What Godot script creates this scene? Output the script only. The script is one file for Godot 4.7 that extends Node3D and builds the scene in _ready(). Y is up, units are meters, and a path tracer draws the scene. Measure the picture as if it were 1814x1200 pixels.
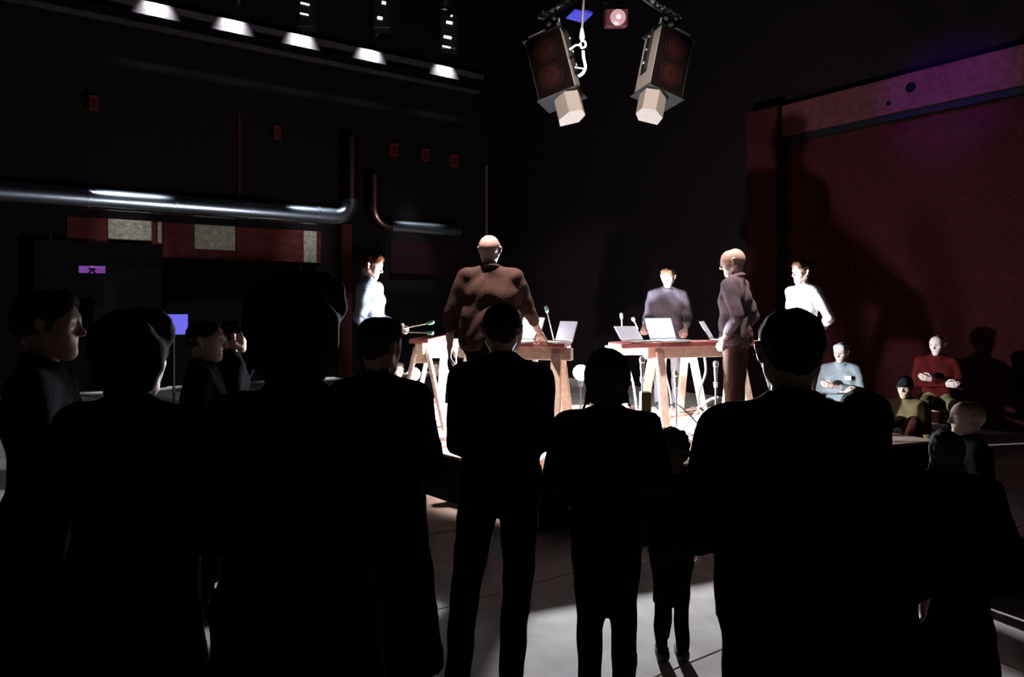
extends Node3D
# A darkened black-box theatre: percussionists round sawhorse tables on a low stage, audience in front.
const F := 1300.0
const EYE := 1.65
const DECK := 0.4
const TURN := 0.6155                      # how far the room is turned against the camera
const CORNER := Vector3(-0.65, 0.0, -20.0)   # the far corner of the room

var M := {}
var taken := {}
var cache := {}

# ------------------------------------------------------------------ setting up
func _ready():
	var cam := Camera3D.new()
	cam.name = "camera"
	cam.projection = Camera3D.PROJECTION_FRUSTUM
	cam.near = 0.05
	cam.far = 80.0
	cam.size = 0.05 * 1200.0 / F
	cam.frustum_offset = Vector2(0, -0.05 * 55.0 / F)
	cam.position = Vector3(0, EYE, 0)
	add_child(cam)
	var we := WorldEnvironment.new()
	we.name = "environment"
	var e := Environment.new()
	e.background_mode = Environment.BG_COLOR
	e.background_color = Color(0.01, 0.012, 0.02)
	e.tonemap_mode = Environment.TONE_MAPPER_LINEAR
	e.tonemap_exposure = 1.0
	e.sdfgi_enabled = true
	e.ssao_enabled = true
	e.ssil_enabled = true
	we.environment = e
	add_child(we)
	make_materials()
	lights()
	room()
	stage()
	rig()
	tables()
	performers()
	audience()

func spot(called: String, from: Vector3, to: Vector3, angle: float, energy: float, color: Color, size := 0.05, blend := 1.0):
	var l := SpotLight3D.new()
	l.name = called
	l.light_energy = energy
	l.light_color = color
	l.spot_range = 40.0
	l.spot_attenuation = 2.0
	l.spot_angle = angle
	l.spot_angle_attenuation = blend
	l.light_size = size
	l.shadow_enabled = true
	add_child(l, true)
	l.look_at_from_position(from, to, Vector3(0, 0, 1) if absf((to - from).normalized().y) > 0.99 else Vector3.UP)
	return l

func omni(called: String, p: Vector3, energy: float, color: Color, size: float):
	var l := OmniLight3D.new()
	l.name = called
	l.light_energy = energy
	l.light_color = color
	l.omni_range = 40.0
	l.omni_attenuation = 2.0
	l.light_size = size
	l.shadow_enabled = true
	add_child(l, true)
	l.position = p
	return l

func lights():
	# warm lantern over the front of the stage, hung above the frame, and its twin further back
	lantern(Vector3(-0.2, 6.6, -5.7), Vector3(0.08, 0.6, -6.5), 9.5, 100.0, Color(1.0, 0.92, 0.89), "black stage lantern hung over the front of the stage, aimed down")
	lantern(Vector3(1.9, 6.6, -5.9), Vector3(1.6, 0.6, -7.7), 15.0, 70.0, Color(1.0, 0.93, 0.91), "black stage lantern hung over the stage's right half, aimed down")
	# violet wash on the right wall
	lantern(Vector3(1.2, 6.6, -6.2), Vector3(6.15, 4.6, -10.35), 9.5, 105.0, Color(0.5, 0.25, 1.0), "black stage lantern throwing violet light on the beam")
	# front-of-house lantern above the camera, aimed at the hanging loudspeakers
	lantern(Vector3(0.9, 6.0, -0.6), Vector3(1.08, 4.0, -8.0), 8.0, 240.0, Color(1.0, 0.97, 0.95), "black front-of-house lantern hung above the audience, aimed at the loudspeakers")
	# two downlights over the long duct
	for q in [[235, "straight run of the long duct"], [560, "elbow of the long duct"], [742, "short ribbed duct"]]:
		var w := on_wall(q[0], 370, 0.6)
		lantern(room_xf() * Vector3(w.x, 8.7, 1.9), room_xf() * Vector3(w.x, w.y, 0.6), 8.5, 80.0, Color(0.88, 0.95, 1.0), "black lantern hung high over the " + q[1])

# ------------------------------------------------------------------ names and nodes
func numbered(called: String) -> String:
	if not taken.has(called):
		taken[called] = 0
		return called
	taken[called] += 1
	return "%s_%03d" % [called, taken[called]]

func tag(o, label := "", category := "", group := "", kind := ""):
	if label: o.set_meta("label", label)
	if category: o.set_meta("category", category)
	if group: o.set_meta("group", group)
	if kind: o.set_meta("kind", kind)

func thing(called: String, label: String, category: String, p := Vector3.ZERO, turn := 0.0, group := "") -> Node3D:
	var o := Node3D.new()
	o.name = numbered(called)
	add_child(o)
	o.position = p
	o.rotation.y = turn
	tag(o, label, category, group)
	return o

func put(called: String, mesh: Mesh, m: Material, parent: Node, p := Vector3.ZERO, r := Vector3.ZERO) -> MeshInstance3D:
	var o := MeshInstance3D.new()
	o.name = called
	o.mesh = mesh
	o.material_override = m
	o.position = p
	o.rotation = r
	o.cast_shadow = GeometryInstance3D.SHADOW_CASTING_SETTING_ON
	parent.add_child(o, true)
	return o

func at(px: float, py: float, d: float) -> Vector3:
	return Vector3((px - 907.0) * d / F, EYE - (py - 545.0) * d / F, -d)

func ground(px: float, d: float, y := 0.0) -> Vector3:
	return Vector3((px - 907.0) * d / F, y, -d)

# ------------------------------------------------------------------ materials
func noise_tex(freq: float, lo: Color, hi: Color, seed_: int, size := 256, oct := 4, stretch := false) -> NoiseTexture2D:
	var n := FastNoiseLite.new()
	n.seed = seed_
	n.frequency = freq
	n.fractal_octaves = oct
	var g := Gradient.new()
	g.set_color(0, lo)
	g.set_color(1, hi)
	var t := NoiseTexture2D.new()
	t.width = size
	t.height = size
	t.seamless = true
	t.noise = n
	t.color_ramp = g
	return t

func bump_tex(freq: float, seed_: int, strength := 4.0, size := 256) -> NoiseTexture2D:
	var n := FastNoiseLite.new()
	n.seed = seed_
	n.frequency = freq
	var t := NoiseTexture2D.new()
	t.width = size
	t.height = size
	t.seamless = true
	t.as_normal_map = true
	t.bump_strength = strength
	t.noise = n
	return t

func plain(c: Color, rough := 0.8, metal := 0.0) -> StandardMaterial3D:
	var m := StandardMaterial3D.new()
	m.albedo_color = c
	m.roughness = rough
	m.metallic = metal
	if rough >= 0.65 and metal == 0.0: m.metallic_specular = 0.15
	return m

func grained(lo: Color, hi: Color, scale: Vector3, freq: float, seed_: int, rough := 0.7, bump := 0.0) -> StandardMaterial3D:
	var m := StandardMaterial3D.new()
	m.albedo_texture = noise_tex(freq, lo, hi, seed_)
	m.uv1_triplanar = true
	m.uv1_scale = scale
	m.roughness = rough
	if rough >= 0.65: m.metallic_specular = 0.15
	if bump > 0.0:
		m.normal_enabled = true
		m.normal_texture = bump_tex(freq * 2.0, seed_ + 7)
		m.normal_scale = bump
	return m

func glow(c: Color, energy: float) -> StandardMaterial3D:
	var m := plain(Color(0.05, 0.05, 0.05), 0.4)
	m.emission_enabled = true
	m.emission = c
	m.emission_energy_multiplier = energy
	return m

func cloth(c: Color, rough := 0.95) -> StandardMaterial3D:
	var m := StandardMaterial3D.new()
	m.albedo_color = c
	m.albedo_texture = M.cloth_tex
	m.uv1_triplanar = true
	m.uv1_scale = Vector3(3, 3, 3)
	m.roughness = rough
	m.metallic_specular = 0.12
	m.normal_enabled = true
	m.normal_texture = M.cloth_bump
	m.normal_scale = 0.35
	return m

func make_materials():
	M.cloth_tex = noise_tex(0.06, Color(0.86, 0.86, 0.86), Color(1, 1, 1), 3)
	M.cloth_bump = bump_tex(0.05, 5, 5.0)
	M.skin = plain(Color(1, 1, 1), 0.55)
	M.skin.vertex_color_use_as_albedo = true
	M.black = plain(Color(0.045, 0.043, 0.05), 0.7)
	M.soft_black = cloth(Color(0.075, 0.07, 0.08))
	M.black_metal = plain(Color(0.05, 0.05, 0.055), 0.45, 0.3)
	M.steel = plain(Color(0.78, 0.78, 0.8), 0.28, 1.0)
	M.bright_metal = plain(Color(0.9, 0.9, 0.92), 0.2, 0.9)
	M.duct = plain(Color(0.72, 0.74, 0.78), 0.27, 1.0)
	M.pine = grained(Color(0.74, 0.65, 0.58), Color(0.88, 0.81, 0.74), Vector3(2, 2, 2), 0.02, 11, 0.6)
	M.pine_pale = grained(Color(0.80, 0.73, 0.66), Color(0.93, 0.89, 0.83), Vector3(2, 2, 2), 0.02, 12, 0.6)
	M.red_wood = grained(Color(0.48, 0.25, 0.23), Color(0.62, 0.36, 0.33), Vector3(2, 2, 2), 0.02, 13, 0.5)
	M.deck = grained(Color(0.58, 0.45, 0.40), Color(0.74, 0.61, 0.55), Vector3(0.6, 0.6, 0.6), 0.015, 14, 0.42)
	M.deck2 = grained(Color(0.62, 0.50, 0.44), Color(0.78, 0.66, 0.60), Vector3(0.6, 0.6, 0.6), 0.015, 15, 0.42)
	M.floor = grained(Color(0.76, 0.69, 0.65), Color(0.86, 0.80, 0.76), Vector3(0.5, 0.5, 0.5), 0.03, 16, 0.75)
	M.floor2 = grained(Color(0.73, 0.66, 0.62), Color(0.84, 0.77, 0.73), Vector3(0.5, 0.5, 0.5), 0.03, 17, 0.75)
	M.wall_black = grained(Color(0.05, 0.03, 0.033), Color(0.075, 0.045, 0.05), Vector3(0.5, 0.5, 0.5), 0.03, 18, 0.9, 0.12)
	M.wall_red = grained(Color(0.12, 0.025, 0.03), Color(0.18, 0.045, 0.052), Vector3(0.8, 0.8, 0.8), 0.04, 19, 0.85, 0.8)
	M.plaster = grained(Color(0.20, 0.07, 0.07), Color(0.27, 0.11, 0.10), Vector3(0.5, 0.5, 0.5), 0.03, 20, 0.9, 0.3)
	M.plaster_pale_lit = grained(Color(0.38, 0.34, 0.28), Color(0.54, 0.50, 0.43), Vector3(0.7, 0.7, 0.7), 0.04, 21, 0.9, 0.3)  # pale tone mostly paints in light pools on the plaster strip
	M.ledge = grained(Color(0.20, 0.165, 0.165), Color(0.27, 0.23, 0.23), Vector3(0.5, 0.5, 0.5), 0.03, 22, 0.9)
	M.beam = grained(Color(0.20, 0.09, 0.10), Color(0.28, 0.14, 0.15), Vector3(0.7, 0.7, 0.7), 0.04, 23, 0.9, 0.4)
	M.white_paint = plain(Color(0.86, 0.88, 0.9), 0.6)
	M.beige = plain(Color(0.42, 0.385, 0.36), 0.65)
	M.maroon = plain(Color(0.025, 0.006, 0.006), 0.9)
	M.rubber = plain(Color(0.06, 0.06, 0.065), 0.6)
	M.grey_cable = plain(Color(0.55, 0.52, 0.5), 0.5)
	M.silver = plain(Color(0.82, 0.83, 0.85), 0.35, 0.6)
	M.screen = glow(Color(0.80, 0.90, 1.0), 5.0)
	M.pale_screen = glow(Color(0.90, 0.86, 0.92), 0.75)
	M.bulb = glow(Color(0.93, 0.97, 1.0), 30.0)
	M.glass_lens = glow(Color(0.95, 0.72, 0.76), 0.75)

# ------------------------------------------------------------------ small shapes
func soft_box(x: float, y: float, z: float, c := 0.006) -> ArrayMesh:
	# a box with chamfered edges, centred
	var key := "box%f_%f_%f_%f" % [x, y, z, c]
	if cache.has(key): return cache[key]
	var h := Vector3(x, y, z) * 0.5
	c = minf(c, minf(h.x, minf(h.y, h.z)) * 0.5)
	var pts: PackedVector3Array = []
	for sx in [-1, 1]:
		for sy in [-1, 1]:
			for sz in [-1, 1]:
				pts.append(Vector3(sx * (h.x - c), sy * (h.y - c), sz * h.z))
				pts.append(Vector3(sx * (h.x - c), sy * h.y, sz * (h.z - c)))
				pts.append(Vector3(sx * h.x, sy * (h.y - c), sz * (h.z - c)))
	var st := SurfaceTool.new()
	st.begin(Mesh.PRIMITIVE_TRIANGLES)
	st.set_smooth_group(-1)
	var id := func(sx, sy, sz, k): return pts[((sx * 2 + sy) * 2 + sz) * 3 + k]
	for s in 2:
		flat(st, [id.call(0, 0, s, 0), id.call(1, 0, s, 0), id.call(1, 1, s, 0), id.call(0, 1, s, 0)])
		flat(st, [id.call(0, s, 0, 1), id.call(1, s, 0, 1), id.call(1, s, 1, 1), id.call(0, s, 1, 1)])
		flat(st, [id.call(s, 0, 0, 2), id.call(s, 1, 0, 2), id.call(s, 1, 1, 2), id.call(s, 0, 1, 2)])
		for t in 2:
			flat(st, [id.call(0, s, t, 0), id.call(1, s, t, 0), id.call(1, s, t, 1), id.call(0, s, t, 1)])
			flat(st, [id.call(s, 0, t, 0), id.call(s, 1, t, 0), id.call(s, 1, t, 2), id.call(s, 0, t, 2)])
			flat(st, [id.call(s, t, 0, 1), id.call(s, t, 1, 1), id.call(s, t, 1, 2), id.call(s, t, 0, 2)])
			for q in 2:
				flat(st, [id.call(s, t, q, 0), id.call(s, t, q, 1), id.call(s, t, q, 2)])
	st.generate_normals()
	cache[key] = st.commit()
	return cache[key]

func flat(st: SurfaceTool, p: Array, middle := Vector3.ZERO):
	# a convex polygon facing away from `middle`
	var n: Vector3 = (p[1] - p[0]).cross(p[2] - p[0])
	var c := Vector3.ZERO
	for q in p: c += q
	c /= p.size()
	if n.dot(c - middle) > 0.0:
		p = p.duplicate()
		p.reverse()
	for i in range(1, p.size() - 1):
		st.add_vertex(p[0])
		st.add_vertex(p[i])
		st.add_vertex(p[i + 1])

func bar(a: Vector3, b: Vector3, w: float, t: float, side: Vector3, called: String, m: Material, parent: Node) -> MeshInstance3D:
	# a plank from a to b: w across `side`, t through
	var y := (b - a).normalized()
	var z := side.cross(y).normalized()
	var x := y.cross(z).normalized()
	var o := put(called, soft_box(w, snappedf((b - a).length(), 0.001), t), m, parent)
	o.transform = Transform3D(Basis(x, y, z), (a + b) * 0.5)
	return o

func lathe(profile: Array, seg := 20) -> ArrayMesh:
	# profile of Vector2(radius, height), turned round y
	var st := SurfaceTool.new()
	st.begin(Mesh.PRIMITIVE_TRIANGLES)
	for i in profile.size() - 1:
		st.set_smooth_group(i)
		var a: Vector2 = profile[i]
		var b: Vector2 = profile[i + 1]
		for s in seg:
			var t0 := TAU * s / seg
			var t1 := TAU * (s + 1) / seg
			var p := [Vector3(a.x * cos(t0), a.y, a.x * sin(t0)), Vector3(a.x * cos(t1), a.y, a.x * sin(t1)), Vector3(b.x * cos(t1), b.y, b.x * sin(t1)), Vector3(b.x * cos(t0), b.y, b.x * sin(t0))]
			if a.x > 0.0001:
				for k in [0, 1, 2]: st.add_vertex(p[k])
			if b.x > 0.0001:
				for k in [0, 2, 3]: st.add_vertex(p[k])
	st.generate_normals()
	return st.commit()

func tube(path: PackedVector3Array, r: float, seg := 8, ridges := 0.0) -> ArrayMesh:
	var v := PackedVector3Array()
	var nn := PackedVector3Array()
	var ix := PackedInt32Array()
	var up := Vector3.UP
	if absf((path[1] - path[0]).normalized().y) > 0.9: up = Vector3.RIGHT
	var n := path.size()
	for i in n:
		var t := (path[mini(i + 1, n - 1)] - path[maxi(i - 1, 0)]).normalized()
		var x := up.cross(t).normalized()
		var y := t.cross(x)
		up = y
		var rr := r * (1.0 + (ridges if i % 2 == 0 else 0.0))
		for s in seg:
			var a := TAU * s / seg
			var d := x * cos(a) + y * sin(a)
			v.append(path[i] + d * rr)
			nn.append(d)
	for i in n - 1:
		for s in seg:
			var a := i * seg + s
			var b := i * seg + (s + 1) % seg
			ix.append_array([a, a + seg, b, b, a + seg, b + seg])
	for e in 2:
		var c := v.size()
		v.append(path[0 if e == 0 else n - 1])
		var dir := (path[0] - path[1]).normalized() if e == 0 else (path[n - 1] - path[n - 2]).normalized()
		nn.append(dir)
		var base := c + 1
		for s in seg:
			v.append(v[(0 if e == 0 else (n - 1) * seg) + s])
			nn.append(dir)
		for s in seg:
			if e == 1: ix.append_array([c, base + (s + 1) % seg, base + s])
			else: ix.append_array([c, base + s, base + (s + 1) % seg])
	return mesh_of(v, nn, ix)

func curve(pts: Array, steps := 8) -> PackedVector3Array:
	var out := PackedVector3Array()
	var n := pts.size()
	for i in n - 1:
		var a: Vector3 = pts[maxi(i - 1, 0)]
		var b: Vector3 = pts[i]
		var c: Vector3 = pts[i + 1]
		var d: Vector3 = pts[mini(i + 2, n - 1)]
		for s in steps:
			out.append(b.cubic_interpolate(c, a, d, float(s) / steps))
	out.append(pts[n - 1])
	return out

func mesh_of(v: PackedVector3Array, n: PackedVector3Array, ix: PackedInt32Array, c := PackedColorArray()) -> ArrayMesh:
	var arr := []
	arr.resize(Mesh.ARRAY_MAX)
	arr[Mesh.ARRAY_VERTEX] = v
	arr[Mesh.ARRAY_NORMAL] = n
	arr[Mesh.ARRAY_INDEX] = ix
	if c.size(): arr[Mesh.ARRAY_COLOR] = c
	var m := ArrayMesh.new()
	m.add_surface_from_arrays(Mesh.PRIMITIVE_TRIANGLES, arr)
	return m

func slab(poly: PackedVector2Array, lo: float, hi: float) -> ArrayMesh:
	# a convex polygon (x, z) from height lo to hi
	var st := SurfaceTool.new()
	st.begin(Mesh.PRIMITIVE_TRIANGLES)
	st.set_smooth_group(-1)
	var mid := Vector3.ZERO
	for p in poly: mid += Vector3(p.x, 0, p.y)
	mid /= poly.size()
	mid.y = (lo + hi) * 0.5
	var top := []
	var low := []
	for p in poly:
		top.append(Vector3(p.x, hi, p.y))
		low.append(Vector3(p.x, lo, p.y))
	flat(st, top, mid)
	flat(st, low, mid)
	for i in poly.size():
		var j := (i + 1) % poly.size()
		flat(st, [top[i], top[j], low[j], low[i]], mid)
	st.generate_normals()
	return st.commit()

# ------------------------------------------------------------------ bodies: tapered capsules joined smoothly, meshed as surface nets
class Field:
	var b := PackedFloat32Array()      # ax ay az dx dy dz 1/len2 ra dr k carve
	var n := 0
	var lo := Vector3(1e9, 1e9, 1e9)
	var hi := Vector3(-1e9, -1e9, -1e9)
	var amp := 0.0
	var phase := 0.0
	var wave := 1.0
	var low := -1e9
	var high := 1e9

	func add(a: Vector3, c: Vector3, ra: float, rb: float, k := 0.03, carve := false):
		var d := c - a
		b.append_array([a.x, a.y, a.z, d.x, d.y, d.z, 1.0 / maxf(d.length_squared(), 1e-9), ra, rb - ra, k, 1.0 if carve else 0.0])
		n += 1
		if not carve:
			var r := maxf(ra, rb)
			lo = lo.min(a.min(c) - Vector3(r, r, r))
			hi = hi.max(a.max(c) + Vector3(r, r, r))

	func one(x: float, y: float, z: float, i: int) -> float:
		var o := i * 11
		var px := x - b[o]
		var py := y - b[o + 1]
		var pz := z - b[o + 2]
		var dx := b[o + 3]
		var dy := b[o + 4]
		var dz := b[o + 5]
		var h := (px * dx + py * dy + pz * dz) * b[o + 6]
		h = clampf(h, 0.0, 1.0)
		px -= dx * h
		py -= dy * h
		pz -= dz * h
		return sqrt(px * px + py * py + pz * pz) - b[o + 7] - b[o + 8] * h

	func value(x: float, y: float, z: float, act: PackedInt32Array) -> float:
		var d := 1.0
		for i in act:
			var e := one(x, y, z, i)
			var k := b[i * 11 + 9]
			if b[i * 11 + 10] > 0.5:
				var h := maxf(k - absf(d + e), 0.0) / k
				d = maxf(d, -e) + h * h * k * 0.25
			else:
				var h := maxf(k - absf(d - e), 0.0) / k
				d = minf(d, e) - h * h * k * 0.25
		if amp > 0.0:
			d += amp * (sin(y * 37.0 * wave + x * 14.0 + 2.2 * sin(x * 19.0 * wave + z * 11.0 + phase)) * 0.6 + sin((x + z) * 25.0 * wave + y * 17.0 + phase * 1.7) * 0.5)
		if y - low < 0.06: d = maxf(d, low - y)
		if high - y < 0.06: d = maxf(d, y - high)
		return d

	func build(cell: float) -> Dictionary:
		var pad := Vector3(1, 1, 1) * (cell * 3.0 + amp + 0.01)
		var o := lo - pad
		var size := hi + pad - o
		const B := 5
		var bx := int(ceil(size.x / cell / B))
		var by := int(ceil(size.y / cell / B))
		var bz := int(ceil(size.z / cell / B))
		var nx := bx * B + 1
		var ny := by * B + 1
		var nz := bz * B + 1
		var grid := PackedFloat32Array()
		grid.resize(nx * ny * nz)
		grid.fill(1.0)
		var sx := 1
		var sy := nx
		var sz := nx * ny
		var active := PackedInt32Array()
		var r := B * cell * 0.8661
		var margin := cell * 2.0 + amp * 1.2 + 0.004
		var ds := PackedFloat32Array()
		ds.resize(n)
		for kb in bz:
			for jb in by:
				for ib in bx:
					var cx := o.x + (ib * B + 2.5) * cell
					var cy := o.y + (jb * B + 2.5) * cell
					var cz := o.z + (kb * B + 2.5) * cell
					var best := 1e9
					var bk := 0.0
					var carve := false
					for i in n:
						var e := one(cx, cy, cz, i)
						ds[i] = e
						if b[i * 11 + 10] < 0.5:
							if e < best: best = e
							bk = maxf(bk, b[i * 11 + 9])
						elif e < r + margin: carve = true
					if best - bk * 0.5 > r + margin: continue
					var cut := low > cy - r - margin or high < cy + r + margin
					if best < -(r + margin) and not carve and not cut:
						for k in B:
							for j in B:
								var q := (kb * B + k) * sz + (jb * B + j) * sy + ib * B
								for i in B: grid[q + i] = -1.0
						continue
					var act := PackedInt32Array()
					for i in n:
						if ds[i] < (best + 2.0 * r + bk if b[i * 11 + 10] < 0.5 else r + margin + 0.02): act.append(i)
					for k in B:
						var z := o.z + (kb * B + k) * cell
						for j in B:
							var y := o.y + (jb * B + j) * cell
							var q := (kb * B + k) * sz + (jb * B + j) * sy + ib * B
							for i in B:
								grid[q + i] = value(o.x + (ib * B + i) * cell, y, z, act)
					active.append_array([ib * B, jb * B, kb * B])
		var V := PackedVector3Array()
		var N := PackedVector3Array()
		var I := PackedInt32Array()
		var at := PackedInt32Array()
		at.resize(nx * ny * nz)
		at.fill(-1)
		for a in range(0, active.size(), 3):
			for k in range(active[a + 2], active[a + 2] + B):
				for j in range(active[a + 1], active[a + 1] + B):
					var q0 := k * sz + j * sy
					for i in range(active[a], active[a] + B):
						var q := q0 + i
						var v0 := grid[q]
						var v1 := grid[q + 1]
						var v2 := grid[q + sy]
						var v3 := grid[q + sy + 1]
						var v4 := grid[q + sz]
						var v5 := grid[q + sz + 1]
						var v6 := grid[q + sz + sy]
						var v7 := grid[q + sz + sy + 1]
						var mn := minf(minf(minf(v0, v1), minf(v2, v3)), minf(minf(v4, v5), minf(v6, v7)))
						if mn >= 0.0: continue
						var mx := maxf(maxf(maxf(v0, v1), maxf(v2, v3)), maxf(maxf(v4, v5), maxf(v6, v7)))
						if mx < 0.0: continue
						var gx := (v1 + v3 + v5 + v7 - v0 - v2 - v4 - v6) * 0.25
						var gy := (v2 + v3 + v6 + v7 - v0 - v1 - v4 - v5) * 0.25
						var gz := (v4 + v5 + v6 + v7 - v0 - v1 - v2 - v3) * 0.25
						var g2 := maxf(gx * gx + gy * gy + gz * gz, 1e-12)
						var t := -(v0 + v1 + v2 + v3 + v4 + v5 + v6 + v7) * 0.125 / g2
						at[q] = V.size()
						V.append(Vector3(o.x + (i + 0.5 + clampf(gx * t, -0.5, 0.5)) * cell, o.y + (j + 0.5 + clampf(gy * t, -0.5, 0.5)) * cell, o.z + (k + 0.5 + clampf(gz * t, -0.5, 0.5)) * cell))
						var l := 1.0 / sqrt(g2)
						N.append(Vector3(gx * l, gy * l, gz * l))
		for a in range(0, active.size(), 3):
			for k in range(active[a + 2], active[a + 2] + B):
				for j in range(active[a + 1], active[a + 1] + B):
					var q0 := k * sz + j * sy
					for i in range(active[a], active[a] + B):
						var q := q0 + i
						if at[q] < 0: continue
						var v := grid[q] < 0.0
						if j > 0 and k > 0 and v != (grid[q + 1] < 0.0): quad(I, at[q], at[q - sy], at[q - sy - sz], at[q - sz], v)
						if i > 0 and k > 0 and v != (grid[q + sy] < 0.0): quad(I, at[q], at[q - sz], at[q - sz - 1], at[q - 1], v)
						if i > 0 and j > 0 and v != (grid[q + sz] < 0.0): quad(I, at[q], at[q - 1], at[q - 1 - sy], at[q - sy], v)
		return {"v": V, "n": N, "i": I}

	func quad(I: PackedInt32Array, a: int, c: int, d: int, e: int, inside: bool):
		if a < 0 or c < 0 or d < 0 or e < 0: return
		if inside: I.append_array([a, d, c, a, e, d])
		else: I.append_array([a, c, d, a, d, e])

func join(out: Dictionary, src: Dictionary, xf: Transform3D, color: Color, paint := PackedColorArray()):
	var base: int = out.v.size()
	var mirror := xf.basis.determinant() < 0.0
	out.v.append_array(xf * src.v)
	var nb := xf.basis.orthonormalized() if not mirror else xf.basis
	var nn := PackedVector3Array()
	nn.resize(src.n.size())
	for i in src.n.size(): nn[i] = (nb * src.n[i]).normalized()
	out.n.append_array(nn)
	var ii: PackedInt32Array = src.i.duplicate()
	for t in range(0, ii.size(), 3):
		ii[t] += base
		ii[t + 1] += base
		ii[t + 2] += base
		if mirror:
			var s := ii[t + 1]
			ii[t + 1] = ii[t + 2]
			ii[t + 2] = s
	out.i.append_array(ii)
	if paint.size():
		out.c.append_array(paint)
	else:
		var cc := PackedColorArray()
		cc.resize(src.v.size())
		cc.fill(color)
		out.c.append_array(cc)

func hand_shape(curl: float, cell: float) -> Dictionary:
	# wrist at the origin, fingers along +y, palm towards +z, thumb at +x
	var key := "hand%.2f_%.4f" % [curl, cell]
	if cache.has(key): return cache[key]
	var f := Field.new()
	f.add(Vector3(0, -0.035, 0), Vector3(0, 0.02, 0), 0.026, 0.023, 0.02)
	for x in [-0.027, -0.009, 0.009, 0.025]:
		f.add(Vector3(x * 0.6, 0.02, 0), Vector3(x, 0.085, 0.0), 0.017, 0.0125, 0.014)
	var xs := [0.031, 0.0105, -0.0105, -0.030]
	var ys := [0.088, 0.093, 0.089, 0.081]
	var ls := [0.072, 0.080, 0.074, 0.058]
	for q in 4:
		var p := Vector3(xs[q], ys[q], 0)
		var a := curl * 0.55
		var l: float = ls[q]
		for s in 3:
			var step: float = l * [0.45, 0.31, 0.24][s]
			var e := p + Vector3(xs[q] * 0.1 * (1.0 - minf(curl, 1.0)), cos(a), sin(a)).normalized() * step
			f.add(p, e, [0.0098, 0.0090, 0.0082][s], [0.0090, 0.0082, 0.0068][s], 0.006)
			p = e
			a += curl * [0.85, 0.7, 0.6][s]
	var t0 := Vector3(0.022, 0.022, 0.006)
	var t1 := Vector3(0.050, 0.052, 0.018 + 0.012 * curl)
	var t2 := Vector3(0.058 - 0.02 * curl, 0.080, 0.026 + 0.022 * curl)
	var t3 := Vector3(0.058 - 0.036 * curl, 0.102, 0.030 + 0.022 * curl)
	f.add(t0, t1, 0.017, 0.0125, 0.012)
	f.add(t1, t2, 0.0118, 0.0100, 0.006)
	f.add(t2, t3, 0.0100, 0.0078, 0.006)
	cache[key] = f.build(cell)
	return cache[key]

func head_shape(cell: float) -> Dictionary:
	# middle of the head at the origin, face towards +z
	var key := "head%.4f" % cell
	if cache.has(key): return cache[key]
	var f := Field.new()
	f.add(Vector3(0, 0.034, -0.032), Vector3(0, 0.036, 0.018), 0.080, 0.074, 0.03)
	f.add(Vector3(0, 0.005, -0.05), Vector3(0, 0.0, 0.03), 0.062, 0.058, 0.03)
	f.add(Vector3(0, 0.01, 0.036), Vector3(0, -0.045, 0.038), 0.056, 0.046, 0.03)
	for s in [-1, 1]:
		f.add(Vector3(s * 0.050, -0.048, -0.008), Vector3(s * 0.014, -0.098, 0.056), 0.022, 0.021, 0.03)
		f.add(Vector3(s * 0.044, -0.018, 0.052), Vector3(s * 0.030, -0.045, 0.060), 0.022, 0.020, 0.02)
		f.add(Vector3(s * 0.008, 0.027, 0.087), Vector3(s * 0.045, 0.027, 0.069), 0.0105, 0.0095, 0.016)
	f.add(Vector3(0, -0.104, 0.064), Vector3(0, -0.104, 0.066), 0.018, 0.018, 0.02)
	f.add(Vector3(0, -0.06, 0.05), Vector3(0, -0.09, 0.056), 0.034, 0.028, 0.03)
	f.add(Vector3(0, 0.012, 0.090), Vector3(0, -0.030, 0.112), 0.0075, 0.0115, 0.014)
	for s in [-1, 1]:
		f.add(Vector3(s * 0.009, -0.034, 0.102), Vector3(s * 0.010, -0.034, 0.098), 0.008, 0.008, 0.008)
		f.add(Vector3(s * 0.032, 0.006, 0.100), Vector3(s * 0.034, 0.006, 0.098), 0.0145, 0.0145, 0.014, true)
		f.add(Vector3(s * 0.032, 0.005, 0.0795), Vector3(s * 0.0325, 0.005, 0.0795), 0.0120, 0.0120, 0.003)
		f.add(Vector3(s * 0.079, -0.022, -0.008), Vector3(s * 0.088, 0.020, -0.018), 0.009, 0.0125, 0.008)
		f.add(Vector3(s * 0.086, 0.020, -0.018), Vector3(s * 0.082, 0.012, -0.004), 0.010, 0.008, 0.008)
	f.add(Vector3(-0.017, -0.062, 0.083), Vector3(0.017, -0.062, 0.083), 0.0075, 0.0075, 0.008)
	f.add(Vector3(-0.013, -0.074, 0.081), Vector3(0.013, -0.074, 0.081), 0.0080, 0.0080, 0.008)
	f.add(Vector3(-0.024, -0.068, 0.092), Vector3(0.024, -0.068, 0.092), 0.003, 0.003, 0.006, true)
	f.add(Vector3(0, -0.06, -0.025), Vector3(0, -0.15, -0.026), 0.052, 0.047, 0.03)
	cache[key] = f.build(cell)
	return cache[key]

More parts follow.
